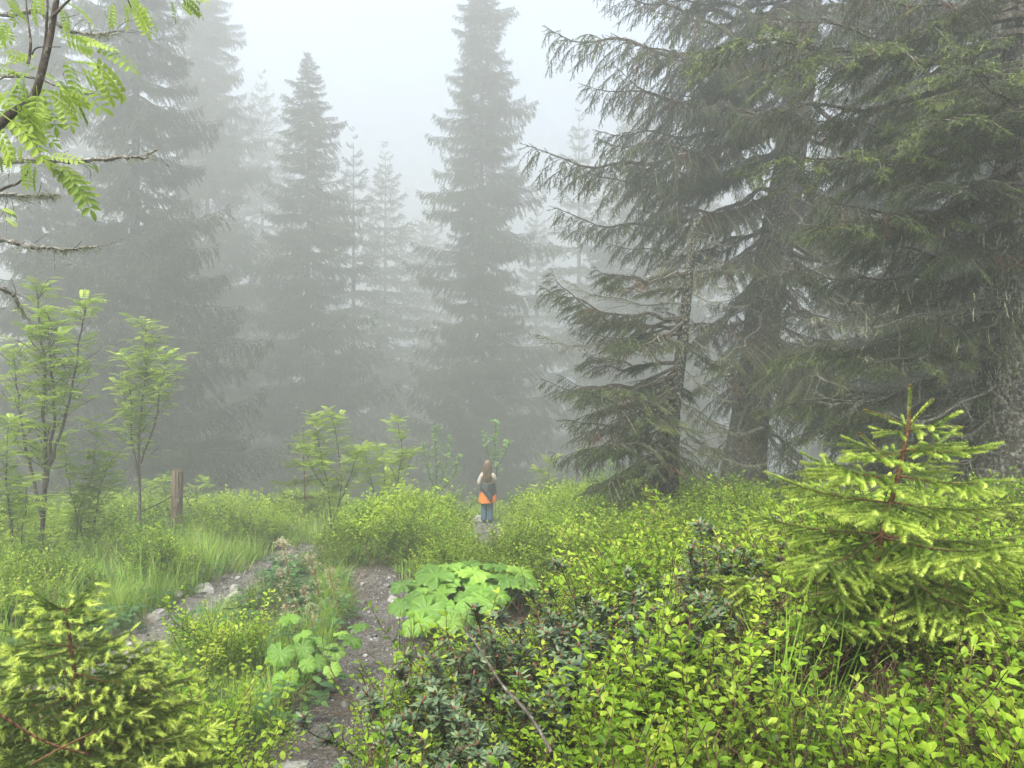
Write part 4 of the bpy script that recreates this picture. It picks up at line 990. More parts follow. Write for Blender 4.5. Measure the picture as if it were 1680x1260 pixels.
def dome_bush(n, rad, h, leaf, seed, mats, full=False, gap=.03, tint=(.2, .8)):
    mb = MB(); r = np.random.default_rng(seed)
    for k in range(n):
        a = r.uniform(0, 6.28); q = rad * math.sqrt(r.random()); hh = h * (1 - .45 * (q / rad) ** 2) * r.uniform(.75, 1.12)
        shrub_sprigs(mb, (math.cos(a) * q, math.sin(a) * q, 0), hh, 5, LF if full else LL, leaf, seed * 1000 + k, gap=gap, lean=.12 + .4 * q / rad, tint=tint, stemr=.001, wid=1.1)
    return mb.mesh('bush', mats)
BUSH_MID = [dome_bush(30, .26, .42, .031, 300 + i, BM, gap=.019) for i in range(4)]
BUSH_MID_D = [dome_bush(30, .26, .40, .03, 310 + i, BD, gap=.019) for i in range(3)]
BUSH_FAR = [dome_bush(30, .36, .5, .05, 320 + i, BM, gap=.034) for i in range(3)]
BUSH_FAR_D = [dome_bush(30, .36, .5, .05, 330 + i, BD, gap=.034) for i in range(3)]

def grass_tuft(n, h, rad, seed, w=.0035, bend=.6, dry=.0, seg=4):
    r = np.random.default_rng(seed); mb = MB()
    for k in range(n):
        a = r.uniform(0, 6.28); q = rad * math.sqrt(r.random()); p = np.array([math.cos(a) * q, math.sin(a) * q, -.01]); az = a + r.normal(0, .9)
        l = h * r.uniform(.5, 1.15); bd = bend * r.uniform(.3, 1.4); d = np.array([math.cos(az), math.sin(az), 0]); sd = np.array([-d[1], d[0], 0])
        t = np.linspace(0, 1, seg + 1); C = p + np.outer(t * l * .35 * bd + t ** 2.4 * l * .4 * bd, d) + np.outer(l * (t - .32 * bd * t ** 2.5), [0, 0, 1.])
        ww = w * r.uniform(.7, 1.3) * (1 - t ** 1.6) * .5; V = []
        for i in range(seg + 1):
            V += [C[i] - sd * ww[i], C[i] + sd * ww[i]] if i < seg else [C[i]]
        Fc = [f for i in range(seg - 1) for f in ((2 * i, 2 * i + 1, 2 * i + 3), (2 * i, 2 * i + 3, 2 * i + 2))] + [(2 * seg - 2, 2 * seg - 1, 2 * seg)]
        dr = r.random() < dry; tn = r.uniform(.15, .75) + .2 * np.repeat(t, 2)[:len(V)]
        mb.add(V, Fc, tn, 1 if dr else 0)
    return mb.mesh('tuft', [M_GRASS, M_STRAW])
TUFT = [grass_tuft(34, .30, .07, 400 + i, dry=.06) for i in range(4)]
TUFT_TALL = [grass_tuft(30, .55, .10, 410 + i, w=.006, bend=.7, dry=.05) for i in range(3)]
TUFT_FAR = [grass_tuft(46, .32, .22, 420 + i, w=.009, seg=3, dry=.1) for i in range(3)]
STRAW = [grass_tuft(26, .26, .10, 430 + i, w=.003, bend=1.5, dry=1.0) for i in range(2)]
def herb_mesh(seed, n=9, leaf=.05, h=.13):
    r = np.random.default_rng(seed); mb = MB(); P, D, S = [], [], []; A, B = [], []
    for k in range(n):
        a = r.uniform(0, 6.28); top = np.array([math.cos(a) * r.uniform(.02, .12), math.sin(a) * r.uniform(.02, .12), h * r.uniform(.5, 1.2)]); A.append((0, 0, 0)); B.append(top)
        for j in range(3):
            b = a + (j - 1) * 1.1; P.append(top); D.append(norm([math.cos(b), math.sin(b), r.uniform(-.2, .25)])); S.append(leaf * r.uniform(.7, 1.2))
    mb.segs(A, B, .001, .0008, .3, 0); k = len(P); mb.stamp(leaf_full(.3, .03, -.1), frames(np.array(D), r.uniform(-.3, .3, k), np.array(S), np.array(S)), P, r.uniform(.1, .9, k), 0)
    return mb.mesh('herb', [M_HERB])
HERB = [herb_mesh(500 + i) for i in range(3)]

# ------------------------------------------------------------------ scattering of uncountable cover
def scatter(name, label, meshes, P, rot, scl, idx):
    srcs = [bpy.data.objects.new(me.name, me) for me in meshes]
    me = bpy.data.meshes.new(name); n = len(P); me.vertices.add(n); me.vertices.foreach_set('co', np.asarray(P, np.float32).ravel())
    for nm, ty, dat in (('rot', 'FLOAT_VECTOR', rot), ('scl', 'FLOAT', scl), ('idx', 'INT', idx)):
        a = me.attributes.new(nm, ty, 'POINT'); a.data.foreach_set('vector' if ty == 'FLOAT_VECTOR' else 'value', np.asarray(dat, np.int32 if ty == 'INT' else np.float32).ravel())
    me.update(); o = link(name, me)
    ng = bpy.data.node_groups.new(name, 'GeometryNodeTree')
    ng.interface.new_socket('Geometry', in_out='INPUT', socket_type='NodeSocketGeometry'); ng.interface.new_socket('Geometry', in_out='OUTPUT', socket_type='NodeSocketGeometry')
    N, L = ng.nodes, ng.links; gi = N.new('NodeGroupInput'); go = N.new('NodeGroupOutput'); jn = N.new('GeometryNodeJoinGeometry')
    for s in reversed(srcs):
        oi = N.new('GeometryNodeObjectInfo'); oi.inputs['Object'].default_value = s; oi.inputs['As Instance'].default_value = True
        L.new(oi.outputs['Geometry'], jn.inputs[0])
    ip = N.new('GeometryNodeInstanceOnPoints'); ip.inputs['Pick Instance'].default_value = True
    def attr(nm, ty):
        a = N.new('GeometryNodeInputNamedAttribute'); a.data_type = ty; a.inputs['Name'].default_value = nm; return a.outputs['Attribute']
    L.new(gi.outputs[0], ip.inputs['Points']); L.new(jn.outputs[0], ip.inputs['Instance'])
    L.new(attr('idx', 'INT'), ip.inputs['Instance Index'])
    er = N.new('FunctionNodeEulerToRotation'); L.new(attr('rot', 'FLOAT_VECTOR'), er.inputs[0]); L.new(er.outputs[0], ip.inputs['Rotation'])
    L.new(attr('scl', 'FLOAT'), ip.inputs['Scale']); L.new(ip.outputs[0], go.inputs[0])
    m = o.modifiers.new('scatter', 'NODES'); m.node_group = ng
    tag(o, label, None, None, 'stuff'); return o
def candidates(n, y0, y1, seed, xl=-1e9, xr=1e9, margin=1.2, edge=.1, power=.5):
    r = np.random.default_rng(seed); y = y0 + (y1 - y0) * r.random(n * 2) ** (1 / (1 + power)); half = y * .70 + margin; x = r.uniform(-1, 1, n * 2) * half
    g = (x > xl) & (x < xr) & (path_edge(x, y) > edge); x, y = x[g][:n], y[g][:n]
    return x, y
def cover(name, label, meshes, x, y, seed, smin, smax, tilt=.15, sink=.01):
    r = np.random.default_rng(seed); n = len(x); P = np.stack([x, y, gh(x, y) - sink], -1)
    k_ = 1 + (.45 if y[0] < 5.3 and name.startswith('bilb') else .24) * np.clip(clump(x, y, 2.3, seed), -1, 1)
    rot = np.stack([r.normal(0, tilt, n), r.normal(0, tilt, n), r.uniform(0, 6.28, n)], -1)
    return scatter(name, label, meshes, P, rot, k_ * r.uniform(smin, smax, n), r.integers(0, len(meshes), n))
def clump(x, y, f=1.0, ph=0.0):
    return np.sin(1.7 * f * x + ph) * np.sin(1.45 * f * y + 1.3 * ph) + .6 * np.sin(3.9 * f * x - 2.1 * f * y + ph * 2) 
rg = np.random.default_rng(77)
def keep(x, y, c): return x[c], y[c]

RHO = [(.55, 3.25, .55, .42), (.12, 2.95, .42, .38), (-.18, 3.3, .28, .3), (1.02, 3.55, .35, .35), (-.45, 3.1, .2, .25)]
def in_rho(x, y, g=1.0):
    m = np.zeros(np.shape(x), bool)
    for cx, cy_, rx, ry in RHO: m |= ((x - cx) / (rx * g)) ** 2 + ((y - cy_) / (ry * g)) ** 2 < 1
    return m
in_butter = lambda x, y: (x / y > -.2) & (x / y < .078) & (y > 4.5) & (y < 7.6)
near_girl = lambda x, y: ((x / y > -.08) & (x / y < .018) & (y > 9.1) & (y < 19))

# bank on the right, close to the camera
x, y = candidates(5200, 1.15, 5.2, 1, xl=-.85, margin=.8, edge=.26, power=.9)
c = ~(in_rho(x, y, .8) & (rg.random(len(x)) < .45)) & ~(in_butter(x, y)) & (clump(x, y, 2.2) > -.6) & ~((np.abs(x / y - .35) < .045) & (y < 3.1)) & (np.hypot(x, y) > 1.15)
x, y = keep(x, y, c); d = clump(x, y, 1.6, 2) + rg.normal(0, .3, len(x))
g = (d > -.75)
cover('bilberry_cover', 'bright lime bilberry leaves covering the near bank', SPRIG + SPRIG_BIG, *keep(x, y, g), 2, .75, 1.25)
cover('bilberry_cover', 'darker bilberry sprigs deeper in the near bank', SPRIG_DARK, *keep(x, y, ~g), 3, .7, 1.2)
x, y = candidates(5000, 2.0, 4.6, 4, xl=-1, margin=.3, edge=.12); c = in_rho(x, y) & (rg.random(len(x)) < .85); x, y = keep(x, y, c)
cover('alpenrose_cover', 'dark leathery alpenrose sprigs with brown stems on the near bank', RSPRIG, x[:190], y[:190], 5, .95, 1.45, .2)
# middle distance bushes
x, y = candidates(2600, 4.7, 10.5, 6, margin=1.5, edge=.3); c = (((x > -.9) | ((x > -2.4) & (y > 9.4))) | ((x < -4.1) & (clump(x, y, 1.2) > .5)) ) & ~in_butter(x, y) & ~near_girl(x, y); x, y = keep(x, y, c)
d = clump(x, y, .9, 1) + rg.normal(0, .3, len(x)) - 1.3 * ((x > 1.2) & (y > 5.8)); g = d > -.1  # favours the shade-tinted leaves under the spruces
cover('bilberry_bushes', 'lime bilberry bushes on the slope before the old spruces', BUSH_MID, *keep(x, y, g), 7, .75, 1.35)
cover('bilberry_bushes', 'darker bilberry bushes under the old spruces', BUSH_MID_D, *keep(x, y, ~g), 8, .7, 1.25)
x, y = candidates(3000, 10.0, 21.5, 9, margin=1.5, edge=.3)
mound = ((x + 1.45) / 1.25) ** 2 + ((y - 12.0) / 2.7) ** 2 < 1.0
right = (x > .35) & (y < 18.6 + .3 * np.sin(x * 2)); left = (x < -4.2) & (clump(x, y, .8) > .15)
c = (mound | right | left) & ~near_girl(x, y) & ~((np.abs(x / y + .437) < .03) & (y < 15.6) & (y > 11.5)); x, y = keep(x, y, c); d = clump(x, y, .6, 3) + rg.normal(0, .3, len(x)) - 1.3 * (x > 1.4); g = d > -.2  # shade-tinted leaves chosen more often on the spruce side
cover('bilberry_bushes', 'lime bilberry bushes around the trail bend and the child', BUSH_FAR, *keep(x, y, g), 10, .75, 1.25)
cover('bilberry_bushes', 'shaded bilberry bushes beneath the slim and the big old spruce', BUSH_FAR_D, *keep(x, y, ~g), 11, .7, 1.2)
# grass
x, y = candidates(5200, 2.0, 9.5, 12, margin=.8, edge=.10, power=.8); c = ~((x / y > -.36) & (x / y < -.255) & (y > 6.8)) & (((x < -1.15)) | ((x < -.55) & (rg.random(len(x)) < .5)) | (clump(x, y, 2.7, 5) > .9)) & ~in_rho(x, y) & (np.hypot(x, y) > 1.6) & ~in_butter(x, y)
cover('grass', 'green grass between the two gravel trails', TUFT, *keep(x, y, c), 13, .6, 1.25, .2)
x, y = candidates(1500, 1.9, 12.5, 14, margin=.5, edge=.06); c = ((x < -3.7) & (y > 5)) | ((x / y > -.255) & (x / y < -.175) & (y > 6.2) & (y < 9.0) & (path_edge(x, y) > .2)) | ((np.abs(x / y - .35) < .05) & (y < 3.1) & (path_edge(x, y) > .1))
cover('grass', 'tall soft grass beside the trails', TUFT_TALL, *keep(x, y, c), 15, .7, 1.3, .2)
x, y = candidates(9000, 8.5, 22.5, 16, margin=1.5, edge=.06); c = ((x < .9) | (y > 18) | (rg.random(len(x)) < .15)) & ~((x / y > -.058) & (x / y < -.004) & (y < 17.9)) & ~((x / y > -.33) & (x / y < -.235) & (y < 13.2))
cover('grass', 'pale green grass out to the edge of the slope', TUFT_FAR, *keep(x, y, c), 17, .6, 1.2, .15)
x, y = candidates(700, 1.6, 11, 18, margin=.5, edge=.0); c = (rg.random(len(x)) < .3) | (np.abs(path_edge(x, y)) < .12)
cover('dry_grass', 'bleached dry grass along the trail edges', STRAW, *keep(x, y, c), 19, .5, 1.1, .3)
x, y = candidates(2600, 3.0, 11, 20, margin=1, edge=.05); c = (x > 2.4) | ((x < -1.1) & (rg.random(len(x)) < .4)) | ((x > 1.2) & (y < 4.5) & (rg.random(len(x)) < .35))
cover('herbs', 'low leafy herbs on the forest floor', HERB, *keep(x, y, c), 21, .8, 1.6, .2)
# sticks and grasses on the far slope under the trees: bush mass in shade-tinted leaves beyond the edge
x, y = candidates(700, 21.0, 30, 22, margin=3, edge=.5)
cover('undergrowth', 'shaded bushes falling away below the edge of the slope', BUSH_FAR_D, x, y, 23, 1.2, 2.4)
def bare_sprig(seed):
    r = np.random.default_rng(seed); mb = MB(); A, B = [], []
    def run(p, d, l, lev):
        for j in range(5):
            d = norm(d + r.normal(0, .14, 3)); q = p + d * l / 5; A.append(p); B.append(q); p = q
            if lev < 2 and r.random() < .6: run(q, norm(d + r.normal(0, .7, 3)), l * .45, lev + 1)
    for k in range(4): run(np.zeros(3), norm(np.array([r.normal(0, .35), r.normal(0, .35), 1.])), r.uniform(.2, .36), 0)
    mb.segs(A, B, .0015, .001); return mb.mesh('bare_sprig', [M_STEM])
x, y = candidates(420, 1.5, 5.5, 24, xl=-.9, margin=.3, edge=.05)
cover('bare_sprigs', 'leafless brown shrub stems among the near bilberries', [bare_sprig(i) for i in range(4)], x, y, 25, .8, 1.4, .3)
# gravel
def pebble(seed):
    r = np.random.default_rng(seed); V = np.array([(1, 0, 0), (-1, 0, 0), (0, 1, 0), (0, -1, 0), (0, 0, .7), (0, 0, -.7), (.6, .6, .35), (-.6, -.6, .3)]) * r.uniform(.7, 1.15, (8, 1))
    Fc = [(6, 4, 0), (6, 2, 4), (6, 0, 2), (4, 2, 1), (4, 1, 7), (4, 7, 3), (4, 3, 0), (7, 1, 3), (5, 2, 0), (5, 1, 2), (5, 3, 1), (5, 0, 3)]
    return V, np.array(Fc), np.zeros(8)
M_PEB = [plain_mat('pebble_dark', (.09, .085, .08)), plain_mat('pebble_grey', (.14, .135, .125)), plain_mat('pebble_pale', (.3, .29, .275))]
PEB = []
for i in range(6):
    mb = MB(); T = pebble(600 + i); mb.add(T[0], T[1]); PEB.append(mb.mesh('pebble', [M_PEB[(0, 1, 0, 1, 1, 2)[i]]]))
r_ = np.random.default_rng(30); n = 60000; y = 2.2 + 17 * r_.random(n) ** 1.0; x = r_.uniform(-4.4, .4, n); e = path_edge(x, y); g = (e < .06 + r_.normal(0, .05, n)) & (r_.random(n) < np.clip(7 / y, .3, 1)); x, y = x[g], y[g]; n = len(x)
sz = (.0035 + .011 * r_.random(n) ** 3.5 + .03 * r_.random(n) ** 45) * np.clip(y / 5, .8, 2.2)
scatter('gravel', 'loose grey gravel lying on the two trails', PEB, np.stack([x, y, gh(x, y) + sz * .15], -1), r_.uniform(0, 6.28, (n, 3)), sz, r_.integers(0, 6, n))
# ------------------------------------------------------------------ single shrubs that stand out
def sprig_shrub(name, label, px, py, y, rad, n, meshes, smin, smax, seed, cat='shrub', group=None, base=None):
    """px, py: about the top middle of the shrub in the photograph"""
    r = random.Random(seed); x = at_px(px, y); z = float(gh(x, y)); ztop = 1.6 - (py - 630) / F * y
    k = max(.7, min(2.2, (ztop - z) / .38)); root = thing(name, (x, y, z - .02), label, cat, group)
    for i in range(n):
        a = r.uniform(0, 6.28); q = rad * math.sqrt(r.random()); gx, gy = x + math.cos(a) * q, y + math.sin(a) * q
        o = link('sprig', r.choice(meshes), root, (gx - x, gy - y, float(gh(gx, gy)) - z), None, k * (1 - .3 * q / rad) * r.uniform(smin, smax))
        o.rotation_euler = (math.sin(a) * -.3 * q / rad + r.gauss(0, .1), math.cos(a) * .3 * q / rad + r.gauss(0, .1), r.uniform(0, 6.28))
    return root
for a in [('bilberry_shrub', 'lime bilberry shrub in the bottom right corner, with the largest leaves', 1600, 1110, 1.9, .22, 26, SPRIG_BIG, .8, 1.1, 1),
          ('bilberry_shrub', 'yellow-green bilberry shrub directly in front of the young spruce trunk', 1440, 1085, 2.2, .17, 26, SPRIG_BIG, .8, 1.1, 2),
          ('bilberry_shrub', 'lime bilberry shrub between the grass tuft and the dark alpenrose', 1180, 1120, 2.2, .16, 24, SPRIG_BIG, .8, 1.1, 3),
          ('bilberry_shrub', 'bright bilberry shrub growing up through the alpenrose', 985, 1030, 2.7, .16, 24, SPRIG, .85, 1.1, 4),
          ('bilberry_shrub', 'bilberry shrub with broad leaves left of the fallen brown stem', 640, 1170, 2.5, .18, 22, SPRIG_BIG, .7, 1.0, 5),
          ('bilberry_shrub', 'tall bilberry shrub behind the alpenrose, near its highest dark whorls', 1140, 915, 3.5, .2, 26, SPRIG, .85, 1.1, 6),
          ('bilberry_shrub', 'low bilberry shrub at the gravel edge opposite the butterbur', 665, 1085, 3.4, .18, 20, SPRIG, .7, 1.0, 7),
          ('bilberry_shrub', 'bilberry shrub with upright sprigs between the pale rocks and the flower stalks', 345, 985, 5.2, .2, 30, SPRIG, .9, 1.15, 8),
          ('bilberry_shrub', 'smaller bilberry shrub touching the flower stalks', 400, 1000, 5.4, .14, 18, SPRIG, .8, 1.1, 9),
          ('bilberry_shrub', 'dense bilberry shrub between the bud-tipped spruce and the dark gravel', 300, 1130, 3.2, .26, 44, SPRIG, .8, 1.1, 10),
          ('bilberry_shrub', 'bilberry shrub below the small butterbur leaves', 300, 1060, 3.9, .24, 36, SPRIG, .8, 1.1, 11),
          ('bilberry_shrub', 'bilberry shrub with dark stems beside the pale rocks', 430, 945, 7.6, .22, 22, SPRIG_DARK, .9, 1.2, 12),
          ('alpenrose_shrub', 'dark alpenrose with the highest leaf whorls', 1120, 895, 3.45, .2, 18, RSPRIG, .75, 1.0, 13),
          ('alpenrose_shrub', 'broad dark alpenrose in the middle of the near bushes', 930, 985, 3.05, .28, 32, RSPRIG, .75, 1.0, 14),
          ('alpenrose_shrub', 'dark alpenrose just below the big butterbur clump', 760, 1010, 3.3, .2, 22, RSPRIG, .75, 1.0, 15),
          ('alpenrose_shrub', 'small dark alpenrose near the bottom of the gravel trail', 690, 1130, 2.7, .15, 14, RSPRIG, .7, .9, 16),
          ('alpenrose_shrub', 'alpenrose with dark narrow leaves between two lime bilberry shrubs', 1195, 1040, 2.7, .12, 12, RSPRIG, .75, 1.0, 17)]:
    sprig_shrub(*a)

# brown fallen alpenrose stem in the bushes
mb = MB(); A = np.array([pt(905, 1235, 2.25), pt(870, 1175, 2.35), pt(825, 1125, 2.45), pt(790, 1070, 2.6), pt(762, 1030, 2.75)])
mb.tube(curve(A, 16), np.linspace(.006, .003, 16), 7, .5, 0, .1); o = mb.obj('fallen_branch', [M_ROWANBARK], None, True); tag(o, 'bare reddish-brown branch slanting through the near bushes', 'branch')
mb = MB(); A = np.array([pt(0, 1172, 2.05), pt(70, 1215, 2.1), pt(146, 1238, 2.15)]); B = np.array([pt(50, 1255, 2.1), pt(110, 1222, 2.12), pt(170, 1195, 2.2)])
mb.tube(curve(A, 12), np.linspace(.004, .0025, 12), 6); mb.tube(curve(B, 12), np.linspace(.003, .002, 12), 6); o = mb.obj('bare_twig', [M_YBARK], None, True); tag(o, 'thin reddish crossed bare twigs in front of the bud-tipped young spruce', 'twig')

# ------------------------------------------------------------------ butterbur: big round leaves
M_BUTTER = leaf_mat('butterbur_leaf', [(.07, .16, .022), (.15, .29, .035), (.27, .42, .06)], .5, .3, .4, .5)
def add_veins(m):
    n, l = m.node_tree.nodes, m.node_tree.links
    return m
def butter_leaf(seed, nr=7, na=72):
    r = np.random.default_rng(seed); V = [(0, 0, 0)]; t = [.1]; ph = r.uniform(0, 6.28)
    for i in range(1, nr + 1):
        q = i / nr
        for k in range(na + 1):
            a = -math.pi + 6.2832 * k / na; nt = max(0, 1 - abs(abs(a) - math.pi) / .42)      # notch towards the stalk
            out = q * (1 - .62 * nt * min(1, q * 1.4)) * (1 + (.06 * math.sin(a * 7 + ph) + .05 * math.cos(a * 18)) * q * q) * .5
            vein = .5 + .5 * math.cos(a * 9)
            z = .10 * q - .16 * q ** 3 + .05 * q * q * math.sin(a * 3 + ph) + .034 * q * math.cos(a * 9) + .02 * math.sin(a * 18 + i * 1.6) * q - .05 * q * q * math.cos(a)
            V.append((out * math.cos(a) + .0, out * math.sin(a), z)); t.append(.22 * vein ** 6 - .05 + r.uniform(-.03, .03))
    Fc = [(0, 1 + k, 2 + k) for k in range(na)]; w = na + 1
    for i in range(nr - 1):
        b = 1 + i * w
        for k in range(na): Fc += [(b + k, b + w + k, b + w + k + 1), (b + k, b + w + k + 1, b + k + 1)]
    return np.array(V), np.array(Fc), np.array(t)
BL = []
for i in range(5):
    mb = MB(); T = butter_leaf(700 + i); mb.add(T[0], T[1], np.clip(.45 + .1 * (i % 3 - 1) + T[2], 0, 1)); me = mb.mesh('leaf', [M_BUTTER], True); BL.append(me)
def butterbur(label, cx, cy_, leaves, seed, hmax):
    """leaves: (px, py, depth, width in px)"""
    r = random.Random(seed); z0 = float(gh(cx, cy_)); root = thing('butterbur', (cx, cy_, z0), label, 'plant'); loc = np.array([cx, cy_, z0])
    for i, (px, py, y, w) in enumerate(leaves):
        p = pt(px, py, y); g = float(gh(p[0], y)) + .02
        p[2] = max(p[2], g) ; q = p - loc; s = w / F * y * (.86 if len(leaves) < 20 else 1); az = math.atan2(q[1], q[0]) if np.hypot(q[0], q[1]) > .05 else r.uniform(0, 6.28)
        o = link('leaf', BL[i % 5], root, q, None, (s, s * r.uniform(.85, 1.05), s))
        tl = r.uniform(.02, .3); e = Matrix.Rotation(.32, 3, 'X') @ Matrix.Rotation(az, 3, 'Z') @ Matrix.Rotation(tl, 3, 'Y') @ Matrix.Rotation(r.uniform(-.25, .25), 3, 'X'); o.rotation_euler = e.to_euler()
        mb = MB(); b0 = np.array([q[0] * .45, q[1] * .45, -.03]); mb.tube(curve([b0, (b0 + q) / 2 + np.array([0, 0, .03]), q], 6), .0055 * min(1, s / .22), 5, .3); mb.obj('leaf_stalk', [M_BUTTER], root)
    return root
big = []
rr = random.Random(8)
for (px, py, w) in [(668, 985, 62), (690, 958, 64), (700, 1000, 66), (722, 975, 62), (715, 945, 70), (745, 1000, 60), (752, 950, 74), (735, 930, 56), (770, 975, 60), (690, 1020, 54), (660, 960, 44), (655, 995, 40), (778, 940, 66), (800, 955, 70), (790, 985, 56), (815, 930, 52), (830, 950, 62), (855, 940, 56), (850, 958, 56), (770, 925, 56), (720, 1000, 56), (740, 1020, 46), (676, 1028, 40), (700, 935, 46), (815, 975, 48), (760, 1010, 44), (683, 975, 56), (730, 958, 58), (865, 955, 44), (785, 965, 50)]:
    dep = 7.5 - (py - 925) / 105 * 1.35 + rr.uniform(-.1, .1); big.append((px, py, dep, w * .98))
butterbur('large lime clump of overlapping round leaves beside the dark gravel trail', -.45, 6.75, big, 1, .5)
small = [(462, 1070, 5.2, 58), (492, 1062, 5.3, 56), (545, 1085, 5.1, 0)]
small = [(460, 1072, 5.15, 52), (496, 1064, 5.25, 48), (468, 1112, 4.85, 50), (520, 1085, 5.15, 46), (548, 1068, 5.4, 44), (575, 1050, 5.6, 46), (588, 1028, 5.8, 44), (560, 1040, 5.8, 34), (535, 1062, 5.5, 36), (495, 1042, 5.6, 40), (475, 1015, 6.0, 48), (505, 1090, 5.0, 34), (545, 1098, 5.0, 34), (520, 1050, 5.7, 38)]
butterbur('small butterbur with pale lobed leaves left of the dark gravel trail', -1.5, 5.4, small, 2, .3)
# faded flower stalks
M_SEED = leaf_mat('faded_seedheads', [(.3, .2, .12), (.5, .42, .28), (.62, .6, .42)], .8, .3, .2)
M_STALK = plain_mat('flower_stalk', (.2, .11, .05), .6)
def flower_stalk(base, top, y, label, seed, n=70, sp=.10, dn=.3):
    r = np.random.default_rng(seed); A = pt(*base, y); A[2] = float(gh(A[0], y)) - .02; B = pt(*top, y); root = thing('flower_stalk', A, label, 'flower', None)
    C = curve([np.zeros(3), (B - A) * .5 + np.array([.01, 0, 0]), B - A], 14); mb = MB(); mb.tube(C, np.linspace(.0055, .003, 14), 6); mb.obj('stalk', [M_STALK], root, True)
    H = np.linalg.norm(B - A); mb = MB(); P0, P1 = [], []
    for k in range(n):
        f = 1 - dn * r.random() ** 1.5; i = f * 13; i0 = min(int(i), 12); p = C[i0] + (C[i0 + 1] - C[i0]) * (i - i0); a = r.uniform(0, 6.28)
        q = p + np.array([math.cos(a), math.sin(a), r.uniform(-.1, .9)]) * sp * r.uniform(.3, 1) * (.5 + .5 * (1 - f) / dn); P0.append(p); P1.append(q)
    P1 = np.array(P1); mb.segs(P0, P1, .0008, .0006, .3)
    for q in range(3):
        d = norm(P1 - np.array(P0) + r.normal(0, .02, P1.shape)); mb.stamp(TW_TINY[q % 2], frames(d, r.uniform(0, 6, n), .022, .008), P1, r.uniform(.2, 1, n))
    mb.obj('seedhead', [M_SEED], root)
for i, (b_, t_, y_, lab) in enumerate([((497, 1035), (462, 888), 6.4, 'tallest faded butterbur stalk with a round pale seedhead'), ((475, 1040), (462, 935), 6.2, 'brown faded stalk just left of the tallest one, in its shade'), ((536, 1050), (510, 912), 6.6, 'faded stalk with scattered seedheads right of the tallest one'), ((560, 1030), (540, 935), 7.0, 'thin faded stalk nearest the tall grass'), ((520, 1040), (497, 965), 6.3, 'short faded stalk between the two taller ones')]):
    flower_stalk(b_, t_, y_, lab, 40 + i, 80 if i == 0 else 60, .09 if i == 0 else .08, .3 if i == 0 else .62)

# ------------------------------------------------------------------ rocks
M_ROCK = bark_mat('pale_rock', (.14, .135, .12), (.27, .26, .24), (.4, .39, .36), 9, 1, .7, .25, (.14, .16, .1))
def rock(px, py, y, w, h, seed, label):
    import bmesh
    bm = bmesh.new(); bmesh.ops.create_icosphere(bm, subdivisions=3, radius=1); r = np.random.default_rng(seed); a, b, c = r.uniform(0, 6, 3); cuts = [norm(r.normal(0, 1, 3) + [0, 0, .5]) for _ in range(7)]
    for v in bm.verts:
        p = np.array(v.co); 
        for q in cuts:
            e = p @ q - .68
            if e > 0: p = p - q * e * .92
        p = p * (1 + .05 * math.sin(4 * p[0] + a) * math.sin(5 * p[1] + b) + .03 * math.sin(11 * p[2] + c)); v.co = Vector((p[0] * w / 2, p[1] * w / 2.4, p[2] * h))
    me = bpy.data.meshes.new('rock'); bm.to_mesh(me); bm.free(); me.materials.append(M_ROCK); x = at_px(px, y)
    o = link('rock', me, None, (x, y, float(gh(x, y)) + h * .15), (r.uniform(-.2, .2), r.uniform(-.2, .2), r.uniform(0, 6))); tag(o, label, 'rock')
rock(335, 955, 9.2, .34, .13, 1, 'largest pale rock on the bend of the left trail')
rock(386, 974, 8.7, .24, .11, 2, 'pale angular rock just right of and below the largest one')
rock(385, 948, 9.3, .16, .07, 3, 'small pale stone between the largest rock and the shrub with flower stalks')
rock(285, 975, 8.8, .20, .06, 4, 'flat pale stone left of the largest rock')
rock(592, 1076, 5.3, .06, .022, 5, 'single white stone on the dark gravel beside the small butterbur')
rock(474, 1228, 4.05, .24, .035, 6, 'flat earthy slab at the bottom of the dark gravel trail')
rock(788, 848, 18.2, .5, .12, 7, 'pale hump of stone at the left of the feet of the child')
rock(645, 964, 8.6, .2, .05, 8, 'flat pale stone where the dark gravel trail reaches the large leaves')
rock(250, 1015, 7.7, .3, .07, 9, 'half-buried stone above the bud-tipped young spruce')

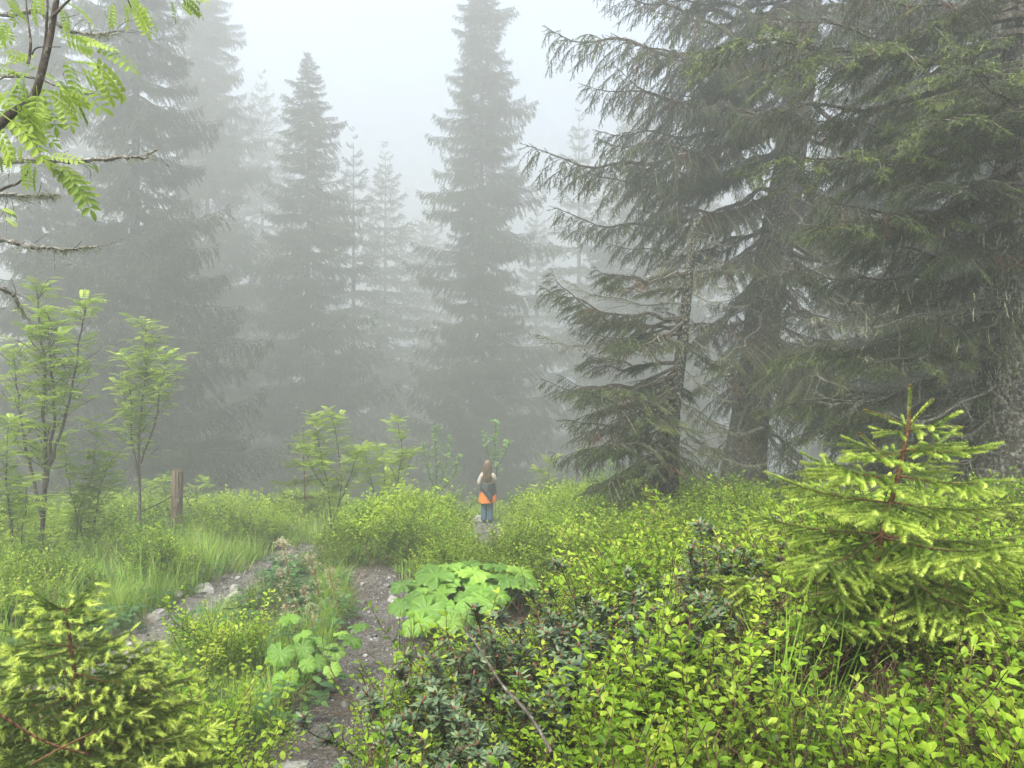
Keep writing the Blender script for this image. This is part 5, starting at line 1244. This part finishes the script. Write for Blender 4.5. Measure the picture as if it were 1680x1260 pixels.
# ------------------------------------------------------------------ wooden post, cable, iron pin
M_POST = bark_mat('post_wood', (.05, .036, .027), (.14, .10, .075), (.28, .215, .16), 26, 9, .9, .2, (.2, .19, .14))
def post():
    y = 15.4; A = pt(288, 880, y); A[2] = float(gh(A[0], y)) - .15; B = pt(291.5, 773, y); root = thing('wooden_post', A, 'round weathered brown post with a frayed top, holding the dark cable', 'post')
    r = np.random.default_rng(3); mb = MB(); C = curve([np.zeros(3), (B - A) * .5, B - A], 16); mb.tube(C, np.linspace(.125, .105, 16), 28, .5, 0, .006)
    gr = 1 - .16 * (r.random(28) < .22) - .05 * r.random(28); V_ = mb.v[0]; c_ = np.repeat(C, 28, 0); k_ = len(c_); V_[:k_] = c_ + (V_[:k_] - c_) * np.tile(gr, 16)[:, None]; mb.obj('post', [M_POST], root)
    mb = MB()
    for k in range(11):
        a = k * .571 + r.uniform(-.1, .1); q = (B - A) + np.array([math.cos(a), math.sin(a), 0]) * .09; h = r.uniform(.02, .06)
        mb.tube(np.array([q - [0, 0, .05], q + [0, 0, h * .6], q + [0, 0, h]]), [.02, .014, .003], 5)
    mb.obj('splinter', [M_POST], root)['kind'] = 'stuff'
    c = pt(291, 821, y - .125) - A; a = np.linspace(0, 6.2832, 17)
    mb = MB(); mb.tube(c + np.stack([.022 * np.cos(a), 0 * a, .028 * np.sin(a)], -1), .007, 6, cap=False); mb.obj('ring', [plain_mat('ring_steel', (.55, .55, .55), .3, 1.0)], root, True)
    mb = MB(); k0 = pt(300, 814, y - .1) - A; mb.tube(np.array([k0 + [.03, .03, .01], c + [.01, 0, .025]]), .007, 5); mb.obj('hook', [plain_mat('hook_iron', (.05, .045, .04), .5, .6)], root)
    M_CAB = plain_mat('cable_steel', (.035, .035, .036), .55, .4)
    mb = MB(); w = np.array([pt(284, 813, y - .02), pt(240, 836, 14.4), pt(160, 862, 13.0), pt(80, 884, 11.9), pt(0, 906, 10.8), pt(-120, 935, 9.6)]); mb.tube(curve(w, 40), .0125, 6); o = mb.obj('cable', [M_CAB], None, True); tag(o, 'dark taut cable running from the wooden post down to the left edge', 'cable')
    mb = MB(); e = pt(352, 891, 14.6); e[2] = float(gh(e[0], e[1])) + .03; w = np.array([pt(303, 813, y - .03), pt(311, 830, 15.2), pt(322, 860, 15.0), pt(335, 882, 14.8), e]); mb.tube(curve(w, 24), .011, 6); o = mb.obj('cable_end', [M_CAB], None, True); tag(o, 'loose dark cable end hanging from the post into the grass on its right', 'cable')
post()
def iron_pin():
    y = 14.7; A = pt(533, 882, y); A[2] = float(gh(A[0], y)) - .02; root = thing('iron_pin', A, 'thin rusty iron pin with an oval ring standing at the pale trail bend', 'pin'); m = plain_mat('rusty_iron', (.07, .045, .035), .7, .3)
    mb = MB(); mb.tube(np.array([[0, 0, 0], [0, 0, .25], [.005, 0, .55]]), .011, 6); mb.obj('rod', [m], root, True)
    a = np.linspace(0, 6.2832, 13); mb = MB(); mb.tube(np.array([.02, -.02, .1]) + np.stack([.03 * np.cos(a), 0 * a, .07 * np.sin(a)], -1), .008, 5, cap=False); mb.obj('ring', [m], root, True)
iron_pin()

# ------------------------------------------------------------------ the child, seen from behind
def child():
    X, Y = at_px(800, 17.8), 17.8; Z = float(gh(X, Y)) + .012
    root = thing('person', (X, Y, Z), 'child with long brown hair seen from behind, cream sweater, orange and dark jacket', 'person', None, R(-8))
    M_SKIN = plain_mat('skin', (.55, .34, .25), .5, 0, .05); M_TOP = plain_mat('cream_fleece', (.42, .37, .31), .95, 0, .15, 60); M_JEAN = plain_mat('blue_denim', (.065, .115, .17), .9, 0, .25, 40)
    M_NAVY = plain_mat('dark_jacket', (.035, .042, .05), .7, 0, .2); M_ORG = plain_mat('orange_jacket', (.62, .17, .025), .7, 0, .12); M_SHOE = plain_mat('dark_shoe', (.03, .032, .04), .6); M_SOLE = plain_mat('white_sole', (.7, .7, .68), .6)
    mh, n, l = new_mat('brown_hair'); out = n.new('ShaderNodeOutputMaterial'); p = n.new('ShaderNodeBsdfPrincipled'); p.inputs['Roughness'].default_value = .45
    tc = n.new('ShaderNodeTexCoord'); mp = n.new('ShaderNodeMapping'); mp.inputs['Scale'].default_value = (60, 60, 3); nz = n.new('ShaderNodeTexNoise'); nz.inputs['Scale'].default_value = 1.5
    cr = n.new('ShaderNodeValToRGB'); cr.color_ramp.elements[0].color = (.055, .032, .02, 1); cr.color_ramp.elements[1].color = (.19, .125, .08, 1); cr.color_ramp.elements[0].position = .3; cr.color_ramp.elements[1].position = .7
    l.new(tc.outputs['Object'], mp.inputs[0]); l.new(mp.outputs[0], nz.inputs['Vector']); l.new(nz.outputs[0], cr.inputs[0]); l.new(cr.outputs[0], p.inputs['Base Color']); l.new(p.outputs[0], out.inputs[0])
    def skin(name, verts, edges, radii, mat, sub=2, rootv=0):
        me = bpy.data.meshes.new(name); me.from_pydata([tuple(v) for v in verts], edges, []); me.materials.append(mat); o = link(name, me, root)
        m = o.modifiers.new('skin', 'SKIN'); m.use_smooth_shade = True
        if not me.skin_vertices: me.attributes  # made by the modifier
        bpy.context.view_layer.objects.active = o
        sl = me.skin_vertices[0].data
        for i, rr_ in enumerate(radii): sl[i].radius = rr_ if hasattr(rr_, '__len__') else (rr_, rr_)
        sl[rootv].use_root = True
        s = o.modifiers.new('sub', 'SUBSURF'); s.levels = sub; s.render_levels = sub
        return o
    # facing +Y (away); x positive is the child's right
    V = [(0, 0, .80), (0, .01, .95), (0, .005, 1.08), (0, 0, 1.19), (0, 0, 1.245), (0, .005, 1.29), (0, .015, 1.37), (0, .01, 1.455),
         (-.075, 0, .74), (-.08, .01, .42), (-.078, -.005, .09), (-.08, .09, .035),
         (.07, 0, .74), (.066, .01, .42), (.055, .01, .09), (.055, .10, .035),
         (-.12, 0, 1.17), (-.19, -.01, .97), (-.13, .13, .88), (-.05, .19, .93),
         (.12, 0, 1.17), (.165, .03, 1.0), (.13, .17, 1.08), (.09, .17, 1.17)]
    E = [(0, 1), (1, 2), (2, 3), (3, 4), (4, 5), (5, 6), (6, 7), (0, 8), (8, 9), (9, 10), (10, 11), (0, 12), (12, 13), (13, 14), (14, 15), (3, 16), (16, 17), (17, 18), (18, 19), (3, 20), (20, 21), (21, 22), (22, 23)]
    Rr = [.10, .088, .10, .09, .038, .045, .082, .055, .075, .05, .032, .028, .075, .05, .032, .028, .042, .03, .022, .018, .042, .03, .022, .018]
    def fingers(w, d, sgn):
        w = np.array(w); d = norm(np.array(d)); s_ = norm(np.cross(d, [0, 0, 1.])); out_ = []
        pi = len(V); V.append(tuple(w + d * .04)); E.append((19 if sgn < 0 else 23, pi)); Rr.append(.018)
        for k, (off, ln) in enumerate([(-.018, .04), (-.006, .046), (.006, .043), (.018, .034)]):
            a = len(V); V.append(tuple(w + d * .055 + s_ * off)); V.append(tuple(w + d * (.055 + ln * .55) + s_ * off * 1.1)); V.append(tuple(w + d * (.055 + ln * .9) + s_ * off * 1.1 + np.array([0, 0, -.016])))
            E.extend([(pi, a), (a, a + 1), (a + 1, a + 2)]); Rr.extend([.0065, .006, .005])
        a = len(V); V.append(tuple(w + d * .02 + s_ * -.02 * sgn)); V.append(tuple(w + d * .045 + s_ * -.034 * sgn)); E.extend([(19 if sgn < 0 else 23, a), (a, a + 1)]); Rr.extend([.008, .006])
    fingers(V[19], (.8, .5, .1), -1); fingers(V[23], (-.5, .3, .8), 1)
    skin('body', V, E, Rr, M_SKIN)
    # face on the far side: nose and ears
    mb = MB(); mb.tube(np.array([(0, .075, 1.395), (0, .10, 1.365), (0, .092, 1.352)]), [.006, .013, .01], 6); mb.obj('nose', [M_SKIN], root, True)
    # sweater
    V2 = [(0, 0, .84), (0, .005, .97), (0, .0, 1.09), (0, -.005, 1.18), (0, -.005, 1.235), (-.115, -.005, 1.165), (-.165, -.01, 1.07), (-.205, -.015, .965), (-.165, .07, .90), (-.11, .145, .89), (.115, -.005, 1.165), (.155, .0, 1.09), (.178, .03, 1.0), (.16, .10, 1.03), (.13, .16, 1.075)]
    E2 = [(0, 1), (1, 2), (2, 3), (3, 4), (3, 5), (5, 6), (6, 7), (7, 8), (8, 9), (3, 10), (10, 11), (11, 12), (12, 13), (13, 14)]
    R2 = [(.125, .10), (.115, .095), (.13, .10), (.12, .095), .055, .072, .062, .058, .05, .038, .07, .06, .054, .045, .036]
    skin('sweater', V2, E2, R2, M_TOP)
    V3 = [(0, 0, .80), (-.072, .0, .72), (-.085, .005, .45), (-.088, 0, .2), (-.09, .005, .055), (.068, 0, .72), (.062, .01, .45), (.055, .015, .2), (.055, .02, .055)]
    skin('jeans', V3, [(0, 1), (1, 2), (2, 3), (3, 4), (0, 5), (5, 6), (6, 7), (7, 8)], [.125, .095, .08, .078, .082, .09, .075, .072, .076], M_JEAN)
    # jacket round the waist and hips: rings with front opening
    r = np.random.default_rng(6); na = 64; hs = np.linspace(0, 1, 18); Vj = []; mats = []
    for h in hs:
        z = .955 - .43 * h
        for k in range(na):
            a = 2 * math.pi * k / na; rx = .155 + .035 * h + .012 * math.sin(a * 7 + h * 3) * (.3 + h) + .015 * math.sin(a * 3 + 1); ry = .125 + .03 * h + .008 * math.cos(a * 5 + 2 * h)
            Vj.append((rx * math.cos(a) - .005 + (-.012 * h), ry * math.sin(a), z + .018 * math.sin(a * 2 + 1) * h - (.02 if math.cos(a) < -.2 else 0) * h))
    me = bpy.data.meshes.new('jacket'); Fj = [(i * na + k, i * na + (k + 1) % na, (i + 1) * na + (k + 1) % na, (i + 1) * na + k) for i in range(17) for k in range(na)]
    me.from_pydata(Vj, [], Fj); me.materials.append(M_NAVY); me.materials.append(M_ORG)
    for f in me.polygons:
        c = f.center; h = (.955 - c.z) / .43; f.use_smooth = True
        lo = -.19 + .30 * max(0, h - .2) / .8; hi = .20 - .08 * max(0, h - .3)
        org = (c.y < .03 and h > .22 and (c.x < lo or c.x > hi - .10 * max(0, h - .55) / .45 * 1.3) and h > .42) or (c.y >= .03 and h > .45)
        f.material_index = 1 if org else 0
    o = link('jacket', me, root); s = o.modifiers.new('thick', 'SOLIDIFY'); s.thickness = .012; s = o.modifiers.new('sub', 'SUBSURF'); s.levels = 1; s.render_levels = 1
    mb = MB(); mb.tube(curve([(-.15, -.11, .90), (-.02, -.15, .80), (.10, -.15, .66), (.08, -.14, .56)], 12), [.012, .02, .026, .03, .034, .036, .038, .038, .036, .034, .03, .02], 8, .5, 0, .04); mb.obj('sleeve', [M_NAVY], root, True)
    # hair: cap and long fall, as overlapping locks
    mb = MB(); na, nh = 40, 22; Vh = []
    for i in range(nh):
        h = i / (nh - 1); z = 1.502 - .50 * h
        if h < .28: q = h / .28; rx = .094 * math.sin(math.pi / 2 * min(1, q * 1.02 + .06)) ** .8; ry = .10 * math.sin(math.pi / 2 * min(1, q + .06)) ** .8; cyy = -.005
        else: q = (h - .28) / .72; rx = .094 + .034 * math.sin(q * 2.4) - .045 * q ** 3; ry = .10 - .045 * q; cyy = -.005 - .055 * q
        for k in range(na):
            a = 2 * math.pi * k / na; f = 1 + (.05 * math.sin(a * 11 + i * .25) + .03 * math.sin(a * 17 - i * .2)) * min(1, h * 2.2); yy = ry * math.sin(a) * f
            if h > .25 and yy > 0: yy *= .15
            Vh.append((rx * math.cos(a) * f + .004 * math.sin(i * .5), yy + cyy, z + (-.03 * math.cos(a * 5) * (h > .9))))
    Fh = [(i * na + k, (i + 1) * na + k, (i + 1) * na + (k + 1) % na) for i in range(nh - 1) for k in range(na)] + [(i * na + k, (i + 1) * na + (k + 1) % na, i * na + (k + 1) % na) for i in range(nh - 1) for k in range(na)] + [(0, k, k + 1) for k in range(1, na - 1)]
    mb.add(Vh, Fh)
    for k in range(60):
        a = -r.uniform(.1, 3.04); x0 = .088 * math.cos(a); y0 = .09 * math.sin(a); e = r.uniform(.42, .58)
        pts = curve([(x0 * .5, y0 * .5 - .01, 1.485), (x0 * 1.03, y0 * 1.03 - .01, 1.41), (x0 * 1.1 + r.normal(0, .006), y0 * .8 - .045, 1.22), (x0 * 1.05 + r.normal(0, .02), y0 * .5 - .08, 1.495 - e + .04)], 12)
        mb.tube(pts, np.linspace(.010, .0025, 12) * r.uniform(.7, 1.3), 5)
    mb.obj('hair', [mh], root, True)
    for sx in (-.085, .055):
        mb = MB(); pts = np.array([(sx, -.055, .04), (sx, -.03, .045), (sx, .04, .045), (sx, .11, .035), (sx, .155, .03)]); mb.tube(pts, [.02, .04, .043, .042, .015], 10); s = mb.obj('shoe', [M_SHOE], root, True)
        mb = MB(); mb.tube(pts - np.array([0, 0, .024]), [.018, .043, .045, .044, .015], 10); V_ = mb.v[0]; V_[:, 2] = np.clip(V_[:, 2], .0, .028); q = mb.obj('sole', [M_SOLE], s, True)
child()
